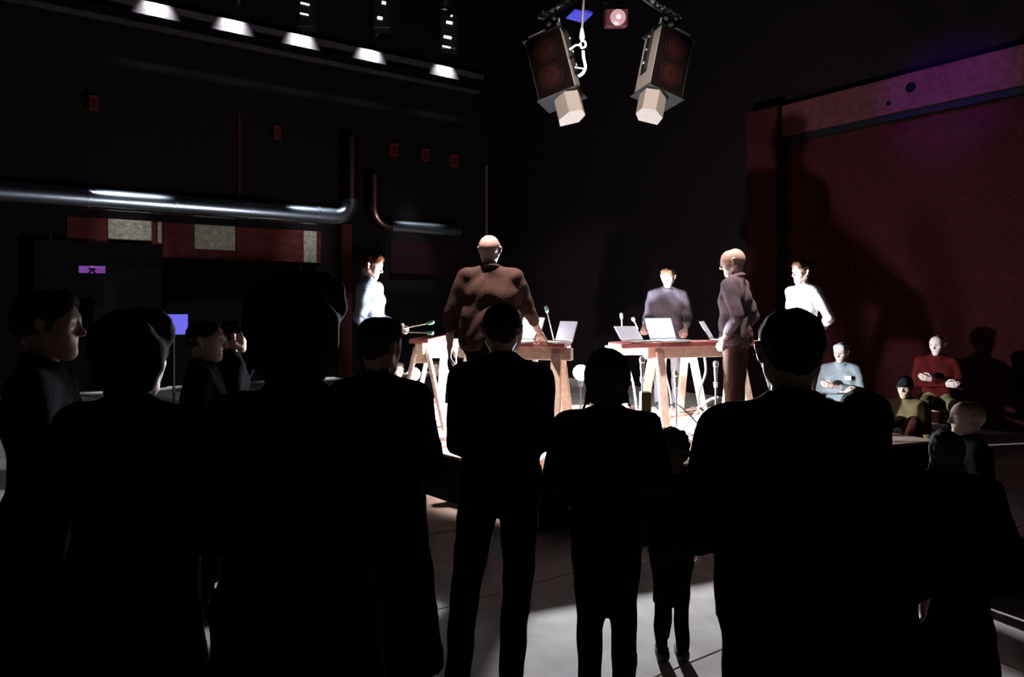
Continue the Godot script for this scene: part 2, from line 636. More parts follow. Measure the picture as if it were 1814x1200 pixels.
func head_paint(src: Dictionary, skin: Color, brow: Color, stubble := 0.0, shaved := 0.0) -> PackedColorArray:
	var c := PackedColorArray()
	c.resize(src.v.size())
	for i in src.v.size():
		var p: Vector3 = src.v[i]
		var k := skin
		var q := Vector3(absf(p.x), p.y, p.z)
		if q.z > 0.05:
			var de := q.distance_to(Vector3(0.0325, 0.005, 0.0885))
			if de < 0.0085: k = Color(0.05, 0.035, 0.03)
			elif absf(q.y - 0.029) < 0.0055 and q.x > 0.012 and q.x < 0.050: k = skin.lerp(brow, 0.75)
			elif q.y < -0.056 and q.y > -0.080 and q.x < 0.022 and q.z > 0.08: k = skin.lerp(Color(0.42, 0.12, 0.11), 0.45)
		if stubble > 0.0 and q.y < -0.045 and q.z > -0.01 and k == skin: k = skin.lerp(brow, stubble)
		if shaved > 0.0 and q.z < 0.02 and q.y > -0.06 and q.y < 0.075 - 0.4 * maxf(q.z + 0.02, 0.0) and (q.x < 0.078 or q.y > 0.03): k = skin.lerp(brow, shaved)
		c[i] = k
	return c

func hair_shape(style: String, cell: float) -> Dictionary:
	var key := "hair%s%.4f" % [style, cell]
	if cache.has(key): return cache[key]
	var f := Field.new()
	f.amp = 0.0025
	f.wave = 3.0
	match style:
		"short":
			f.add(Vector3(0, 0.046, -0.036), Vector3(0, 0.054, 0.026), 0.086, 0.076, 0.03)
			f.add(Vector3(0, 0.005, -0.052), Vector3(0, 0.02, -0.03), 0.068, 0.078, 0.03)
			f.add(Vector3(-0.05, 0.084, 0.056), Vector3(0.045, 0.088, 0.060), 0.018, 0.021, 0.03)
			for s in [-1, 1]: f.add(Vector3(s * 0.072, 0.02, 0.018), Vector3(s * 0.070, -0.012, 0.012), 0.014, 0.009, 0.015)
			f.add(Vector3(0, -0.03, 0.115), Vector3(0, 0.025, 0.115), 0.072, 0.062, 0.015, true)
			f.add(Vector3(0, -0.14, -0.05), Vector3(0, -0.14, 0.05), 0.075, 0.075, 0.02, true)
			for s in [-1, 1]: f.add(Vector3(s * 0.088, -0.01, -0.012), Vector3(s * 0.092, 0.008, -0.012), 0.022, 0.02, 0.008, true)
		"cropped":
			f.add(Vector3(0, 0.040, -0.034), Vector3(0, 0.044, 0.018), 0.0825, 0.0755, 0.03)
			f.add(Vector3(0, 0.0, -0.052), Vector3(0, 0.02, -0.03), 0.065, 0.075, 0.03)
			f.add(Vector3(0, -0.03, 0.115), Vector3(0, 0.03, 0.115), 0.075, 0.065, 0.012, true)
			f.add(Vector3(0, -0.14, -0.05), Vector3(0, -0.14, 0.05), 0.078, 0.078, 0.02, true)
			for s in [-1, 1]: f.add(Vector3(s * 0.088, -0.01, -0.012), Vector3(s * 0.092, 0.008, -0.012), 0.024, 0.022, 0.008, true)
		"bushy":
			f.amp = 0.006
			f.wave = 2.2
			f.add(Vector3(0, 0.055, -0.045), Vector3(0, 0.07, 0.02), 0.112, 0.096, 0.04)
			for s in [-1, 1]: f.add(Vector3(s * 0.055, 0.01, -0.03), Vector3(s * 0.055, -0.05, -0.04), 0.062, 0.05, 0.04)
			f.add(Vector3(-0.05, 0.11, 0.05), Vector3(0.05, 0.12, 0.06), 0.045, 0.04, 0.04)
			f.add(Vector3(0, -0.03, -0.06), Vector3(0, -0.08, -0.065), 0.07, 0.055, 0.04)
			f.add(Vector3(0, -0.05, 0.125), Vector3(0, 0.015, 0.125), 0.085, 0.075, 0.015, true)
		"bob":
			f.add(Vector3(0, 0.045, -0.040), Vector3(0, 0.055, 0.024), 0.095, 0.083, 0.04)
			for s in [-1, 1]:
				f.add(Vector3(s * 0.058, 0.01, -0.03), Vector3(s * 0.062, -0.085, -0.035), 0.045, 0.024, 0.03)
				f.add(Vector3(s * 0.070, -0.02, 0.005), Vector3(s * 0.082, -0.105, 0.0), 0.020, 0.009, 0.02)
				f.add(Vector3(s * 0.085, -0.07, -0.02), Vector3(s * 0.108, -0.145, -0.02), 0.010, 0.004, 0.01)
			f.add(Vector3(0, 0.0, -0.06), Vector3(0, -0.08, -0.065), 0.07, 0.045, 0.04)
			f.add(Vector3(0, -0.05, 0.12), Vector3(0, 0.02, 0.12), 0.078, 0.070, 0.015, true)
		"curls":
			f.amp = 0.008
			f.wave = 3.2
			f.add(Vector3(0, 0.05, -0.040), Vector3(0, 0.055, 0.024), 0.100, 0.088, 0.04)
			f.add(Vector3(0, 0.0, -0.06), Vector3(0, -0.06, -0.06), 0.078, 0.06, 0.04)
			f.add(Vector3(0, -0.05, 0.125), Vector3(0, 0.015, 0.125), 0.082, 0.072, 0.015, true)
		"cap":
			f.amp = 0.0
			f.add(Vector3(0, 0.055, -0.034), Vector3(0, 0.055, 0.02), 0.090, 0.083, 0.03)
			f.add(Vector3(-0.03, 0.045, 0.085), Vector3(0.03, 0.045, 0.085), 0.02, 0.02, 0.03)
			f.add(Vector3(-0.035, 0.034, 0.145), Vector3(0.035, 0.034, 0.145), 0.010, 0.010, 0.05)
			f.low = 0.024
	cache[key] = f.build(cell)
	return cache[key]

func arm_pose(kind, s: float) -> Array:
	# [elbow, wrist, palm direction] for a figure 1.75 m tall, x to its left
	if kind is Array: return kind
	match kind:
		"pocket": return [Vector3(s * 0.285, 1.14, -0.09), Vector3(s * 0.195, 0.95, 0.05), Vector3(-s, 0, -0.3)]
		"crossed": return [Vector3(s * 0.245, 1.15, 0.08), Vector3(-s * 0.07, 1.19 + 0.03 * s, 0.215 + 0.02 * s), Vector3(0, 0.2, -1)]
		"behind": return [Vector3(s * 0.275, 1.14, -0.11), Vector3(s * 0.05, 1.0, -0.185), Vector3(0, 0, -1)]
		"front": return [Vector3(s * 0.255, 1.13, -0.02), Vector3(s * 0.10, 1.12, 0.22), Vector3(-s, 0, 0)]
		"knees": return [Vector3(s * 0.26, 1.18, 0.14), Vector3(s * 0.06, 1.16, 0.34), Vector3(-s, 0, 0)]
		"lap": return [Vector3(s * 0.245, 1.13, 0.0), Vector3(s * 0.11, 1.02, 0.22), Vector3(0, -1, 0)]
	return [Vector3(s * 0.245, 1.14, -0.03), Vector3(s * 0.245, 0.89, 0.05), Vector3(-s, 0, 0)]

func person(label: String, p: Vector3, turn: float, o: Dictionary, group := "") -> Node3D:
	var h: float = o.get("h", 1.75)
	var s := h / 1.75
	var g: float = o.get("girth", 1.0)
	var fine: bool = o.get("fine", false)
	var cell := 0.015 if fine else 0.021
	var pose: String = o.get("pose", "stand")
	var lean: float = o.get("lean", 0.0)
	var skin: Color = o.get("skin", Color(0.58, 0.36, 0.28))
	var hair_c: Color = o.get("hair_color", Color(0.05, 0.035, 0.03))
	var hip := 0.95
	if pose == "sit": hip = o.get("seat", 0.45) + 0.11
	elif pose == "floor": hip = 0.13
	var root := thing("person", label, "person", p, turn, group)
	var up := func(v: Vector3) -> Vector3:      # a point of the upper body, leaned about the hips
		var q := v - Vector3(0, 0.95, 0)
		return (q.rotated(Vector3.RIGHT, lean) + Vector3(0, hip, 0)) * s
	# joints
	var W: float = o.get("shoulders", 1.0)
	var sh := [up.call(Vector3(0.185 * W, 1.415, -0.005)), up.call(Vector3(-0.185 * W, 1.415, -0.005))]
	var arms: Array = o.get("arms", ["down", "down"])
	var el := []
	var wr := []
	var palm := []
	for k in 2:
		var a := arm_pose(arms[k], 1.0 if k == 0 else -1.0)
		el.append(up.call(a[0] * Vector3(W if g < 1.15 else W * 1.06, 1, 1)))
		wr.append(up.call(a[1] * Vector3(W if g < 1.15 else W * 1.06, 1, 1)))
		palm.append((a[2] as Vector3).normalized())
	var knee := []
	var ankle := []
	for k in 2:
		var t := 1.0 if k == 0 else -1.0
		var spread: float = o.get("spread", 0.11)
		if pose == "stand":
			knee.append(Vector3(t * spread * 0.97, 0.50, 0.015) * s)
			ankle.append(Vector3(t * spread, 0.085, -0.015) * s)
		elif pose == "sit":
			knee.append(Vector3(t * (spread + 0.05), hip - 0.03, 0.44) * s)
			ankle.append(Vector3(t * (spread + 0.03), 0.085, 0.40) * s)
		else:
			knee.append(Vector3(t * (spread + 0.06), 0.44, 0.36) * s)
			ankle.append(Vector3(t * (spread + 0.03), 0.075, 0.52) * s)
	var sway: float = o.get("sway", 0.0)
	for k in 2:
		knee[k].x += sway * 0.5
		ankle[k].x += sway
	var hipj := [Vector3(0.09, hip - 0.02, 0) * s, Vector3(-0.09, hip - 0.02, 0) * s]
	var torso := func(f: Field, grow: float):
		f.add(up.call(Vector3(-0.075, 0.95, 0)), up.call(Vector3(0.075, 0.95, 0)), (0.108 * g + grow) * s, (0.108 * g + grow) * s, 0.06)
		f.add(up.call(Vector3(-0.065 * g, 1.10, 0.005)), up.call(Vector3(0.065 * g, 1.10, 0.005)), (0.100 * g + grow) * s, (0.100 * g + grow) * s, 0.07)
		f.add(up.call(Vector3(-0.085 * W, 1.28, 0.0)), up.call(Vector3(0.085 * W, 1.28, 0.0)), (0.112 * sqrt(g) + grow) * s, (0.112 * sqrt(g) + grow) * s, 0.08)
		f.add(up.call(Vector3(-0.125 * W, 1.385, -0.012)), up.call(Vector3(0.125 * W, 1.385, -0.012)), (0.072 + grow) * s, (0.072 + grow) * s, 0.06)
		for t in [-1.0, 1.0]: f.add(up.call(Vector3(t * 0.02, 1.475, -0.022)), up.call(Vector3(t * 0.15 * W, 1.425, -0.012)), (0.042 + grow * 0.7) * s, (0.050 + grow) * s, 0.05)
		if g > 1.15: f.add(up.call(Vector3(-0.05, 1.06, 0.05)), up.call(Vector3(0.05, 1.06, 0.05)), (0.11 * g + grow) * s, (0.11 * g + grow) * s, 0.08)
	# body: trunk, neck, limbs, then hands and head on finer grids
	var body := {"v": PackedVector3Array(), "n": PackedVector3Array(), "i": PackedInt32Array(), "c": PackedColorArray()}
	var f := Field.new()
	torso.call(f, -0.006)
	f.add(up.call(Vector3(0, 1.45, -0.012)), up.call(Vector3(0, 1.56, 0.0)), 0.050 * s, 0.052 * s, 0.03)
	for k in 2:
		f.add(sh[k], el[k], 0.050 * s, 0.040 * s, 0.03)
		f.add(el[k], wr[k], 0.040 * s, 0.0265 * s, 0.012)
		f.add(hipj[k], knee[k], 0.082 * s, 0.052 * s, 0.04)
		f.add(knee[k], ankle[k], 0.050 * s, 0.036 * s, 0.02)
		var toe: Vector3 = ankle[k] + Vector3(0, -0.045, 0.12) * s
		f.add(ankle[k] + Vector3(0, -0.035, -0.02) * s, toe, 0.034 * s, 0.026 * s, 0.03)
	join(body, f.build(cell * 1.15), Transform3D.IDENTITY, skin)
	var hs: float = o.get("head", 1.0) * s
	var look := Basis.from_euler(Vector3(o.get("nod", 0.0), o.get("look", 0.0), o.get("tilt", 0.0)))
	var hc: Vector3 = up.call(Vector3(0, 1.632, 0.012)) + Vector3(0, (hs - s) * 0.1, 0)
	var hx := Transform3D(look.scaled(Vector3(hs, hs, hs)), hc)
	var hcell := 0.0048 if fine else 0.008
	var hd := head_shape(hcell)
	join(body, hd, hx, skin, head_paint(hd, skin, hair_c, o.get("stubble", 0.0), o.get("shaved", 0.0)))
	var curls: Array = o.get("curl", [0.45, 0.45])
	for k in 2:
		var y: Vector3 = (wr[k] - el[k]).normalized()
		if o.has("hand_dir") and o.hand_dir[k] != null: y = (o.hand_dir[k] as Vector3).normalized()
		var z: Vector3 = (palm[k] - y * palm[k].dot(y)).normalized()
		var x := y.cross(z)
		if k == 0: x = -x
		join(body, hand_shape(curls[k], 0.0042 if fine else 0.0065), Transform3D(Basis(x * s, y * s, z * s), wr[k]), skin)
	put("body", mesh_of(body.v, body.n, body.i, body.c), M.skin, root)
	# clothes
	var sleeve: float = o.get("sleeve", 0.95)
	f = Field.new()
	torso.call(f, 0.010)
	for k in 2:
		f.add(sh[k], el[k], 0.066 * s * sqrt(g), 0.056 * s, 0.035)
		if sleeve > 0.0: f.add(el[k], (el[k] as Vector3).lerp(wr[k], sleeve), 0.055 * s, lerpf(0.055, 0.040, sleeve) * s, 0.012)
	f.low = (hip + o.get("hem", -0.06)) * s
	if o.get("coat", false):
		for t in [-1.0, 1.0]: f.add(Vector3(t * 0.08, 0.92, 0) * s, Vector3(t * 0.16, 0.2, 0) * s, 0.13 * s, 0.14 * s, 0.05)
		f.add(Vector3(0, 0.92, 0) * s, Vector3(0, 0.2, 0) * s, 0.12 * s, 0.14 * s, 0.05)
		f.low = 0.24 * s
	f.amp = 0.0058 if fine else 0.004
	f.phase = p.x * 3.0 + p.z
	f.add(up.call(Vector3(0, 1.43, -0.012)), up.call(Vector3(0, 1.495, -0.008)), 0.070 * s, 0.066 * s, 0.04)
	f.add(up.call(Vector3(0, 1.555, 0.012)), up.call(Vector3(0, 1.75, 0.02)), 0.058 * s, 0.058 * s, 0.008, true)
	var r := f.build(cell)
	put(o.get("top_name", "shirt"), mesh_of(r.v, r.n, r.i), o.get("top", M.soft_black), root)
	f = Field.new()
	f.add(Vector3(-0.072, hip, 0) * s, Vector3(0.072, hip, 0) * s, 0.113 * g * s, 0.113 * g * s, 0.05)
	f.add(Vector3(-0.065, hip + 0.08, 0) * s, Vector3(0.065, hip + 0.08, 0) * s, 0.105 * g * s, 0.105 * g * s, 0.05)
	for k in 2:
		f.add(hipj[k], knee[k], 0.096 * s, 0.070 * s, 0.035)
		f.add(knee[k], ankle[k], 0.069 * s, 0.058 * s, 0.012)
	f.high = (hip + 0.085) * s if pose == "stand" else 1e9
	f.amp = 0.004
	f.phase = p.x * 5.0
	r = f.build(cell * 1.1)
	put("trousers", mesh_of(r.v, r.n, r.i), o.get("legs", M.soft_black), root)
	for k in 2:
		f = Field.new()
		var a: Vector3 = ankle[k]
		f.add(a + Vector3(0, -0.045, -0.045) * s, a + Vector3(0, -0.05, 0.15) * s, 0.045 * s, 0.036 * s, 0.03)
		f.add(a + Vector3(0, -0.02, -0.02) * s, a + Vector3(0, -0.045, 0.05) * s, 0.046 * s, 0.038 * s, 0.03)
		f.low = 0.003
		r = f.build(0.012)
		put("shoe", mesh_of(r.v, r.n, r.i), M.rubber, root)
	if o.has("hair"):
		var hh := {"v": PackedVector3Array(), "n": PackedVector3Array(), "i": PackedInt32Array(), "c": PackedColorArray()}
		join(hh, hair_shape(o.hair, hcell * 1.1), hx, hair_c)
		var hm := plain(Color(hair_c.r, hair_c.g, hair_c.b).linear_to_srgb(), 0.9)
		put("cap" if o.hair == "cap" else "hair", mesh_of(hh.v, hh.n, hh.i), hm, root)
	if o.get("collar", false):
		f = Field.new()
		for q in 12:
			var a0 := TAU * q / 12.0
			var a1 := TAU * (q + 1) / 12.0
			f.add(up.call(Vector3(0.062 * sin(a0), 1.492 - 0.018 * cos(a0), -0.012 + 0.064 * cos(a0))), up.call(Vector3(0.062 * sin(a1), 1.492 - 0.018 * cos(a1), -0.012 + 0.064 * cos(a1))), 0.020 * s, 0.020 * s, 0.02)
		r = f.build(0.01)
		put("collar", mesh_of(r.v, r.n, r.i), o.get("top", M.soft_black), root)
	if o.get("glasses", false):
		var gl := PackedVector3Array()
		var st := SurfaceTool.new()
		st.begin(Mesh.PRIMITIVE_TRIANGLES)
		for t in [-1.0, 1.0]:
			var ring := PackedVector3Array()
			for q in 17: ring.append(hx * Vector3(t * 0.033 + 0.022 * cos(TAU * q / 16), 0.003 + 0.017 * sin(TAU * q / 16), 0.104))
			st.append_from(tube(ring, 0.0022, 6), 0, Transform3D.IDENTITY)
			st.append_from(tube(PackedVector3Array([hx * Vector3(t * 0.055, 0.006, 0.104), hx * Vector3(t * 0.082, 0.008, 0.06), hx * Vector3(t * 0.086, 0.008, -0.01)]), 0.0022, 6), 0, Transform3D.IDENTITY)
		st.append_from(tube(PackedVector3Array([hx * Vector3(-0.011, 0.006, 0.105), hx * Vector3(0.011, 0.006, 0.105)]), 0.0022, 6), 0, Transform3D.IDENTITY)
		put("glasses", st.commit(), M.steel, root)
	return root

# ------------------------------------------------------------------ lamps
func aim(o: Node3D, p: Vector3, to: Vector3):
	# turns a thing's +z towards a point
	var z := (to - p).normalized()
	var x := Vector3.UP.cross(z).normalized() if absf(z.y) < 0.99 else Vector3.RIGHT
	o.transform = Transform3D(Basis(x, z.cross(x), z), p)

func lantern(p: Vector3, to: Vector3, angle: float, energy: float, color: Color, label: String, size := 1.0, glow_energy := 1.0):
	var o := thing("stage_lantern", label, "stage light")
	aim(o, p, to)
	var turn := Vector3(PI / 2, 0, 0)
	put("housing", lathe([Vector2(0, -0.22), Vector2(0.07, -0.22), Vector2(0.10, -0.16), Vector2(0.10, 0.06), Vector2(0.12, 0.09), Vector2(0.12, 0.13), Vector2(0.11, 0.13), Vector2(0.11, 0.10), Vector2(0, 0.10)]), M.black_metal, o, Vector3.ZERO, turn)
	put("lens", lathe([Vector2(0, 0.118), Vector2(0.06, 0.112), Vector2(0.105, 0.102)]), glow(color, glow_energy), o, Vector3.ZERO, turn)
	var y := PackedVector3Array()
	for q in 13: y.append(Vector3(0.15 * cos(PI * q / 12), 0.22 * sin(PI * q / 12), -0.03))
	put("yoke", tube(y, 0.012, 6), M.black_metal, o)
	put("clamp", soft_box(0.05, 0.10, 0.05), M.black_metal, o, Vector3(0, 0.26, -0.03))
	var d := (to - p).normalized()
	spot("lantern_beam", p + d * 0.15, to, angle, energy, color, 0.09, 0.8)
	return o

func stage_lamp(p: Vector3, energy: float, label: String):
	# a bare bulb on a short stand
	var o := thing("stage_lamp", label, "lamp", Vector3(p.x, DECK, p.z))
	var h := p.y - DECK
	put("base", lathe([Vector2(0, 0), Vector2(0.085, 0), Vector2(0.085, 0.012), Vector2(0.03, 0.025), Vector2(0, 0.025)]), M.black_metal, o)
	put("pole", lathe([Vector2(0, 0.02), Vector2(0.008, 0.02), Vector2(0.008, h - 0.13), Vector2(0, h - 0.13)], 10), M.black_metal, o)
	put("socket", lathe([Vector2(0, h - 0.15), Vector2(0.022, h - 0.15), Vector2(0.026, h - 0.08), Vector2(0, h - 0.08)], 14), M.rubber, o)
	var prof := [Vector2(0.02, -0.088)]
	for q in range(2, 13): prof.append(Vector2(0.08 * sin(PI * q / 12.0), -0.08 * cos(PI * q / 12.0)))
	put("bulb", lathe(prof), M.bulb, o, Vector3(0, h, 0))
	omni("stage_lamp_light", p, energy, Color(0.90, 0.95, 1.0), 0.03)
	return o

# ------------------------------------------------------------------ the room
func room_xf() -> Transform3D:
	return Transform3D(Basis(Vector3.UP, TURN), CORNER)

func on_wall(px: float, py: float, out := 0.0, right := false) -> Vector3:
	# where the line of sight meets a wall (or a plane `out` in front of it), in the room's own axes
	var b := Basis(Vector3.UP, TURN)
	var n := -b.x if right else b.z
	var dir := Vector3((px - 907.0) / F, -(py - 545.0) / F, -1.0)
	var eye := Vector3(0, EYE, 0)
	var t := ((CORNER + n * out) - eye).dot(n) / dir.dot(n)
	return room_xf().affine_inverse() * (eye + dir * t)

func struct(called: String, mesh: Mesh, m: Material, p: Vector3) -> MeshInstance3D:
	var o := put(called, mesh, m, self)
	o.transform = room_xf() * Transform3D(Basis.IDENTITY, p)
	o.set_meta("kind", "structure")
	return o

func block(called: String, lo: Vector3, hi: Vector3, m: Material, label := "", parent: Node = null) -> MeshInstance3D:
	var s := hi - lo
	if parent: return put(called, soft_box(s.x, s.y, s.z), m, parent, (lo + hi) * 0.5)
	var o := struct(called, soft_box(s.x, s.y, s.z), m, (lo + hi) * 0.5)
	if label: tag(o, label, called.get_slice("_", 0))
	return o

func room():
	var fl := block("floor", Vector3(-24, -0.3, 0), Vector3(0, -0.014, 24), M.black, "pale grey-beige hard floor laid in large sheets")
	for i in 10:
		for j in 20:
			var o := put("floor_panel", soft_box(2.393, 0.018, 1.193, 0.003), M.floor if (i * 7 + j * 3) % 5 < 3 else M.floor2, fl, Vector3(-22.8 + i * 2.4, -0.009, 0.6 + j * 1.2) - fl.position)
			o.transform = Transform3D(Basis.IDENTITY, Vector3(-22.8 + i * 2.4 + 12.0, 0.148, 0.6 + j * 1.2 - 12.0))
	block("ceiling", Vector3(-24.3, 9.5, -0.3), Vector3(0.3, 9.8, 24.3), M.wall_black, "black ceiling high above the hall")
	block("wall_left", Vector3(-24.3, -0.3, -0.3), Vector3(0, 9.5, 0), M.wall_black, "black-painted wall behind the ducts and the exit sign")
	block("wall_right", Vector3(0, -0.3, -0.3), Vector3(0.3, 9.5, 24.3), M.wall_black, "near-black wall behind the performers")
	block("wall_back", Vector3(-24.3, -0.3, 0), Vector3(-24, 9.5, 24), M.wall_black, "black wall out of sight on the left")
	block("wall_near", Vector3(-24.3, -0.3, 24), Vector3(0.3, 9.5, 24.3), M.wall_black, "black wall behind the audience")
	var inv := room_xf()
	# left wall: white ledge with five lamps over it
	var a := on_wall(277, 20, 0.4)
	var e := on_wall(787, 126, 0.4)
	var y := (a.y + e.y) * 0.5 - 0.15
	block("trim_1", Vector3(-23.9, y - 0.135, 0.0), Vector3(e.x + 1.2, y + 0.30, 0.4), M.ledge, "grey plaster ledge running along the top of the black wall")
	block("trim_8", Vector3(-23.9, y - 0.155, 0.401), Vector3(e.x + 1.2, y - 0.136, 0.84), M.black, "added black light shield along the front of the plaster ledge")  # added plate, keeps ledge lamp spill off the wall below
	for px in [[277, 20, "farthest from the room's corner"], [413, 52, "fourth from the room's corner"], [533, 73, "third from the room's corner"], [655, 103, "second from the room's corner"], [787, 126, "nearest the room's corner"]]:
		var w := on_wall(px[0], px[1], 0.4)
		var p: Vector3 = inv * Vector3(w.x, y + 0.56, 0.78)
		var to: Vector3 = inv * Vector3(w.x, y + 0.15, 0.4)
		var o := thing("ledge_lamp", "small can lamp shining on the plaster ledge, " + px[2], "lamp", Vector3.ZERO, 0, "lamps along the plaster ledge")
		aim(o, p, to)
		put("can", lathe([Vector2(0, -0.16), Vector2(0.05, -0.16), Vector2(0.06, -0.12), Vector2(0.06, 0.04), Vector2(0.054, 0.04), Vector2(0.054, 0.0), Vector2(0, 0.0)]), M.black_metal, o, Vector3.ZERO, Vector3(PI / 2, 0, 0))
		put("lens", lathe([Vector2(0, 0.012), Vector2(0.05, 0.004)]), glow(Color(0.9, 0.96, 1.0), 3.0), o, Vector3.ZERO, Vector3(PI / 2, 0, 0))
		put("arm", tube(PackedVector3Array([Vector3(0, 0.0, -0.10), Vector3(0, 0.10, -0.25), Vector3(0, 0.05, -0.45)]), 0.01, 6), M.black_metal, o)
		spot("ledge_beam", p + (to - p).normalized() * 0.05, to, 38.0, 24.0, Color(0.86, 0.95, 1.0), 0.04, 1.0)
	# ventilation ducts
	var d0 := on_wall(150, 351, 0.6)
	var d1 := on_wall(592, 385, 0.6)
	var dy := (d0.y + d1.y) * 0.5
	var du := thing("ventilation_duct", "long shiny round duct along the black wall, rising in ribbed hose", "duct")
	du.transform = inv
	var path := PackedVector3Array()
	var n := 60
	for i in n + 1: path.append(Vector3(lerpf(-23.5, d1.x, float(i) / n), dy, 0.6))
	put("duct_run", tube(path, 0.20, 24, 0.012), M.duct, du)
	var top := on_wall(612, 265, 0.6)
	var el := []
	for q in 7: el.append(Vector3(d1.x + 0.42 * sin(PI * 0.5 * q / 6), dy + 0.42 * (1.0 - cos(PI * 0.5 * q / 6)), 0.6))
	put("elbow", tube(PackedVector3Array(el), 0.19, 20), M.duct, du)
	path = PackedVector3Array()
	for i in 26: path.append(Vector3(d1.x + 0.42, dy + 0.42 + i * 0.058, 0.6))
	put("ribbed_hose", tube(path, 0.15, 20, 0.16), plain(Color(0.42, 0.27, 0.25), 0.3, 1.0), du)
	for i in 9: put("collar", lathe([Vector2(0.20, -0.03), Vector2(0.218, -0.03), Vector2(0.218, 0.03), Vector2(0.20, 0.03)], 24), M.duct, du, Vector3(d1.x - 0.4 - i * 1.5, dy, 0.6), Vector3(0, 0, PI / 2))
	d0 = on_wall(692, 398, 0.6)
	d1 = on_wall(812, 413, 0.6)
	dy = (d0.y + d1.y) * 0.5
	du = thing("ventilation_duct", "short ribbed round duct by the corner of the black wall", "duct")
	du.transform = inv
	path = PackedVector3Array()
	for i in 31: path.append(Vector3(lerpf(d0.x, d1.x, i / 30.0), dy, 0.6))
	put("duct_run", tube(path, 0.15, 20, 0.04), M.duct, du)
	el = []
	for q in 7: el.append(Vector3(d0.x - 0.42 * sin(PI * 0.5 * q / 6), dy + 0.42 * (1.0 - cos(PI * 0.5 * q / 6)), 0.6))
	el.append(Vector3(d0.x - 0.42, dy + 1.2, 0.6))
	put("elbow", tube(PackedVector3Array(el), 0.14, 20), plain(Color(0.42, 0.27, 0.25), 0.3, 1.0), du)
	# strip of plaster panels under the long duct
	var t2 := on_wall(150, 385, 0.06)
	var b2 := on_wall(288, 456, 0.06)
	var strip := block("trim_2", Vector3(on_wall(118, 400, 0.0).x, b2.y, 0.0), Vector3(on_wall(568, 400, 0.0).x, t2.y, 0.03), M.plaster, "strip of brown plaster panels under the long duct")
	var cuts := [[118, 190, 1.0, 0], [191, 268, 0.55, 1], [279, 286, 0.6, 1], [289, 342, 1.0, 0], [344, 416, 0.72, 2], [418, 533, 1.0, 0], [537, 560, 1.0, 2]]  # pale cuts paint in lamp pools, gap between is pipe shadow; end piece real
	for c in cuts:
		var x0 := on_wall(c[0], 420, 0.03).x
		var x1 := on_wall(c[1], 420, 0.03).x
		var lo: float = lerpf(t2.y, b2.y, c[2])
		var m: Material = [M.plaster, M.plaster_pale_lit, M.plaster_pale_lit][c[3]]
		put("plaster_panel", soft_box(x1 - x0, t2.y - lo, 0.04), m, strip, Vector3((x0 + x1) * 0.5, (t2.y + lo) * 0.5, 0.045) - strip_origin(strip))
	var s3 := block("trim_3", Vector3(on_wall(690, 440, 0).x, on_wall(700, 485, 0).y, 0.0), Vector3(on_wall(826, 440, 0).x, on_wall(700, 428, 0).y, 0.05), plain(Color(0.10, 0.03, 0.035), 0.9), "strip of dark brown plaster by the corner")
	# black box in front of the strip's left end
	var bx := thing("black_board", "large black drape hanging in front of the plaster strip", "board")
	bx.transform = inv
	var p0 := on_wall(60, 432, 0.5)
	var p1 := on_wall(287, 434, 0.5)
	put("cloth", soft_box(p1.x - p0.x, 1.6, 0.06), M.wall_black, bx, Vector3((p0.x + p1.x) * 0.5, p1.y - 0.8, 0.5))  # a solid black hanging panel, not fabric
	for q in 2: put("rod", lathe([Vector2(0, 0), Vector2(0.012, 0), Vector2(0.012, 0.10), Vector2(0, 0.10)], 8), M.black_metal, bx, Vector3(lerpf(p0.x, p1.x, 0.12 + 0.76 * q), p1.y - 0.02, 0.5))
	# conduits
	var cd := thing("conduit", "thin dark red pipe running up from the long duct", "pipe")
	cd.transform = inv
	var c0 := on_wall(424, 362, 0.06)
	put("pipe", lathe([Vector2(0, 0), Vector2(0.035, 0), Vector2(0.035, 2.0), Vector2(0, 2.0)], 12), plain(Color(0.20, 0.06, 0.055), 0.7), cd, c0)
	for q in 3: put("bracket", soft_box(0.11, 0.03, 0.05), M.black_metal, cd, c0 + Vector3(0, 0.3 + q * 0.7, -0.02))
	cd = thing("conduit", "slim dark pipe standing in the corner of the walls", "pipe")
	cd.transform = inv
	c0 = on_wall(862, 700, 0.1)
	put("pipe", lathe([Vector2(0, 0), Vector2(0.05, 0), Vector2(0.05, 5.5), Vector2(0, 5.5)], 12), plain(Color(0.22, 0.08, 0.08), 0.6), cd, Vector3(c0.x, 0, 0.1))
	cd = thing("steel_column", "dark red steel column between the two ducts", "column")
	cd.transform = inv
	c0 = on_wall(612, 500, 0.3)
	put("shaft", soft_box(0.26, 3.6, 0.2), plain(Color(0.2, 0.075, 0.075), 0.7), cd, Vector3(c0.x, 1.82, 0.3))
	put("foot_plate", soft_box(0.4, 0.02, 0.34), M.black_metal, cd, Vector3(c0.x, 0.01, 0.3))
	# little red boxes high on the wall
	for q in [[165, 183, 17, 26, "above the violet exit sign"], [490, 235, 13, 24, "between thin pipe and ribbed hose"], [697, 266, 14, 23, "first of three beside the ribbed hose"], [753, 275, 13, 22, "middle of three above the short duct"], [803, 285, 13, 22, "last of three, nearest the room's corner"]]:
		var w := on_wall(q[0], q[1], 0.12)
		var wpx := (on_wall(q[0] + q[2] * 0.5, q[1], 0.12).x - on_wall(q[0] - q[2] * 0.5, q[1], 0.12).x)
		var hpx := on_wall(q[0], q[1] - q[3] * 0.5, 0.12).y - on_wall(q[0], q[1] + q[3] * 0.5, 0.12).y
		var o := thing("wall_box", "small dull red box on the black wall, " + q[4], "box", Vector3.ZERO, 0, "red boxes high on the black wall")
		o.transform = inv * Transform3D(Basis.IDENTITY, w)
		put("case", soft_box(wpx, hpx, 0.16, 0.012), plain(Color(0.30, 0.09, 0.09), 0.7), o)
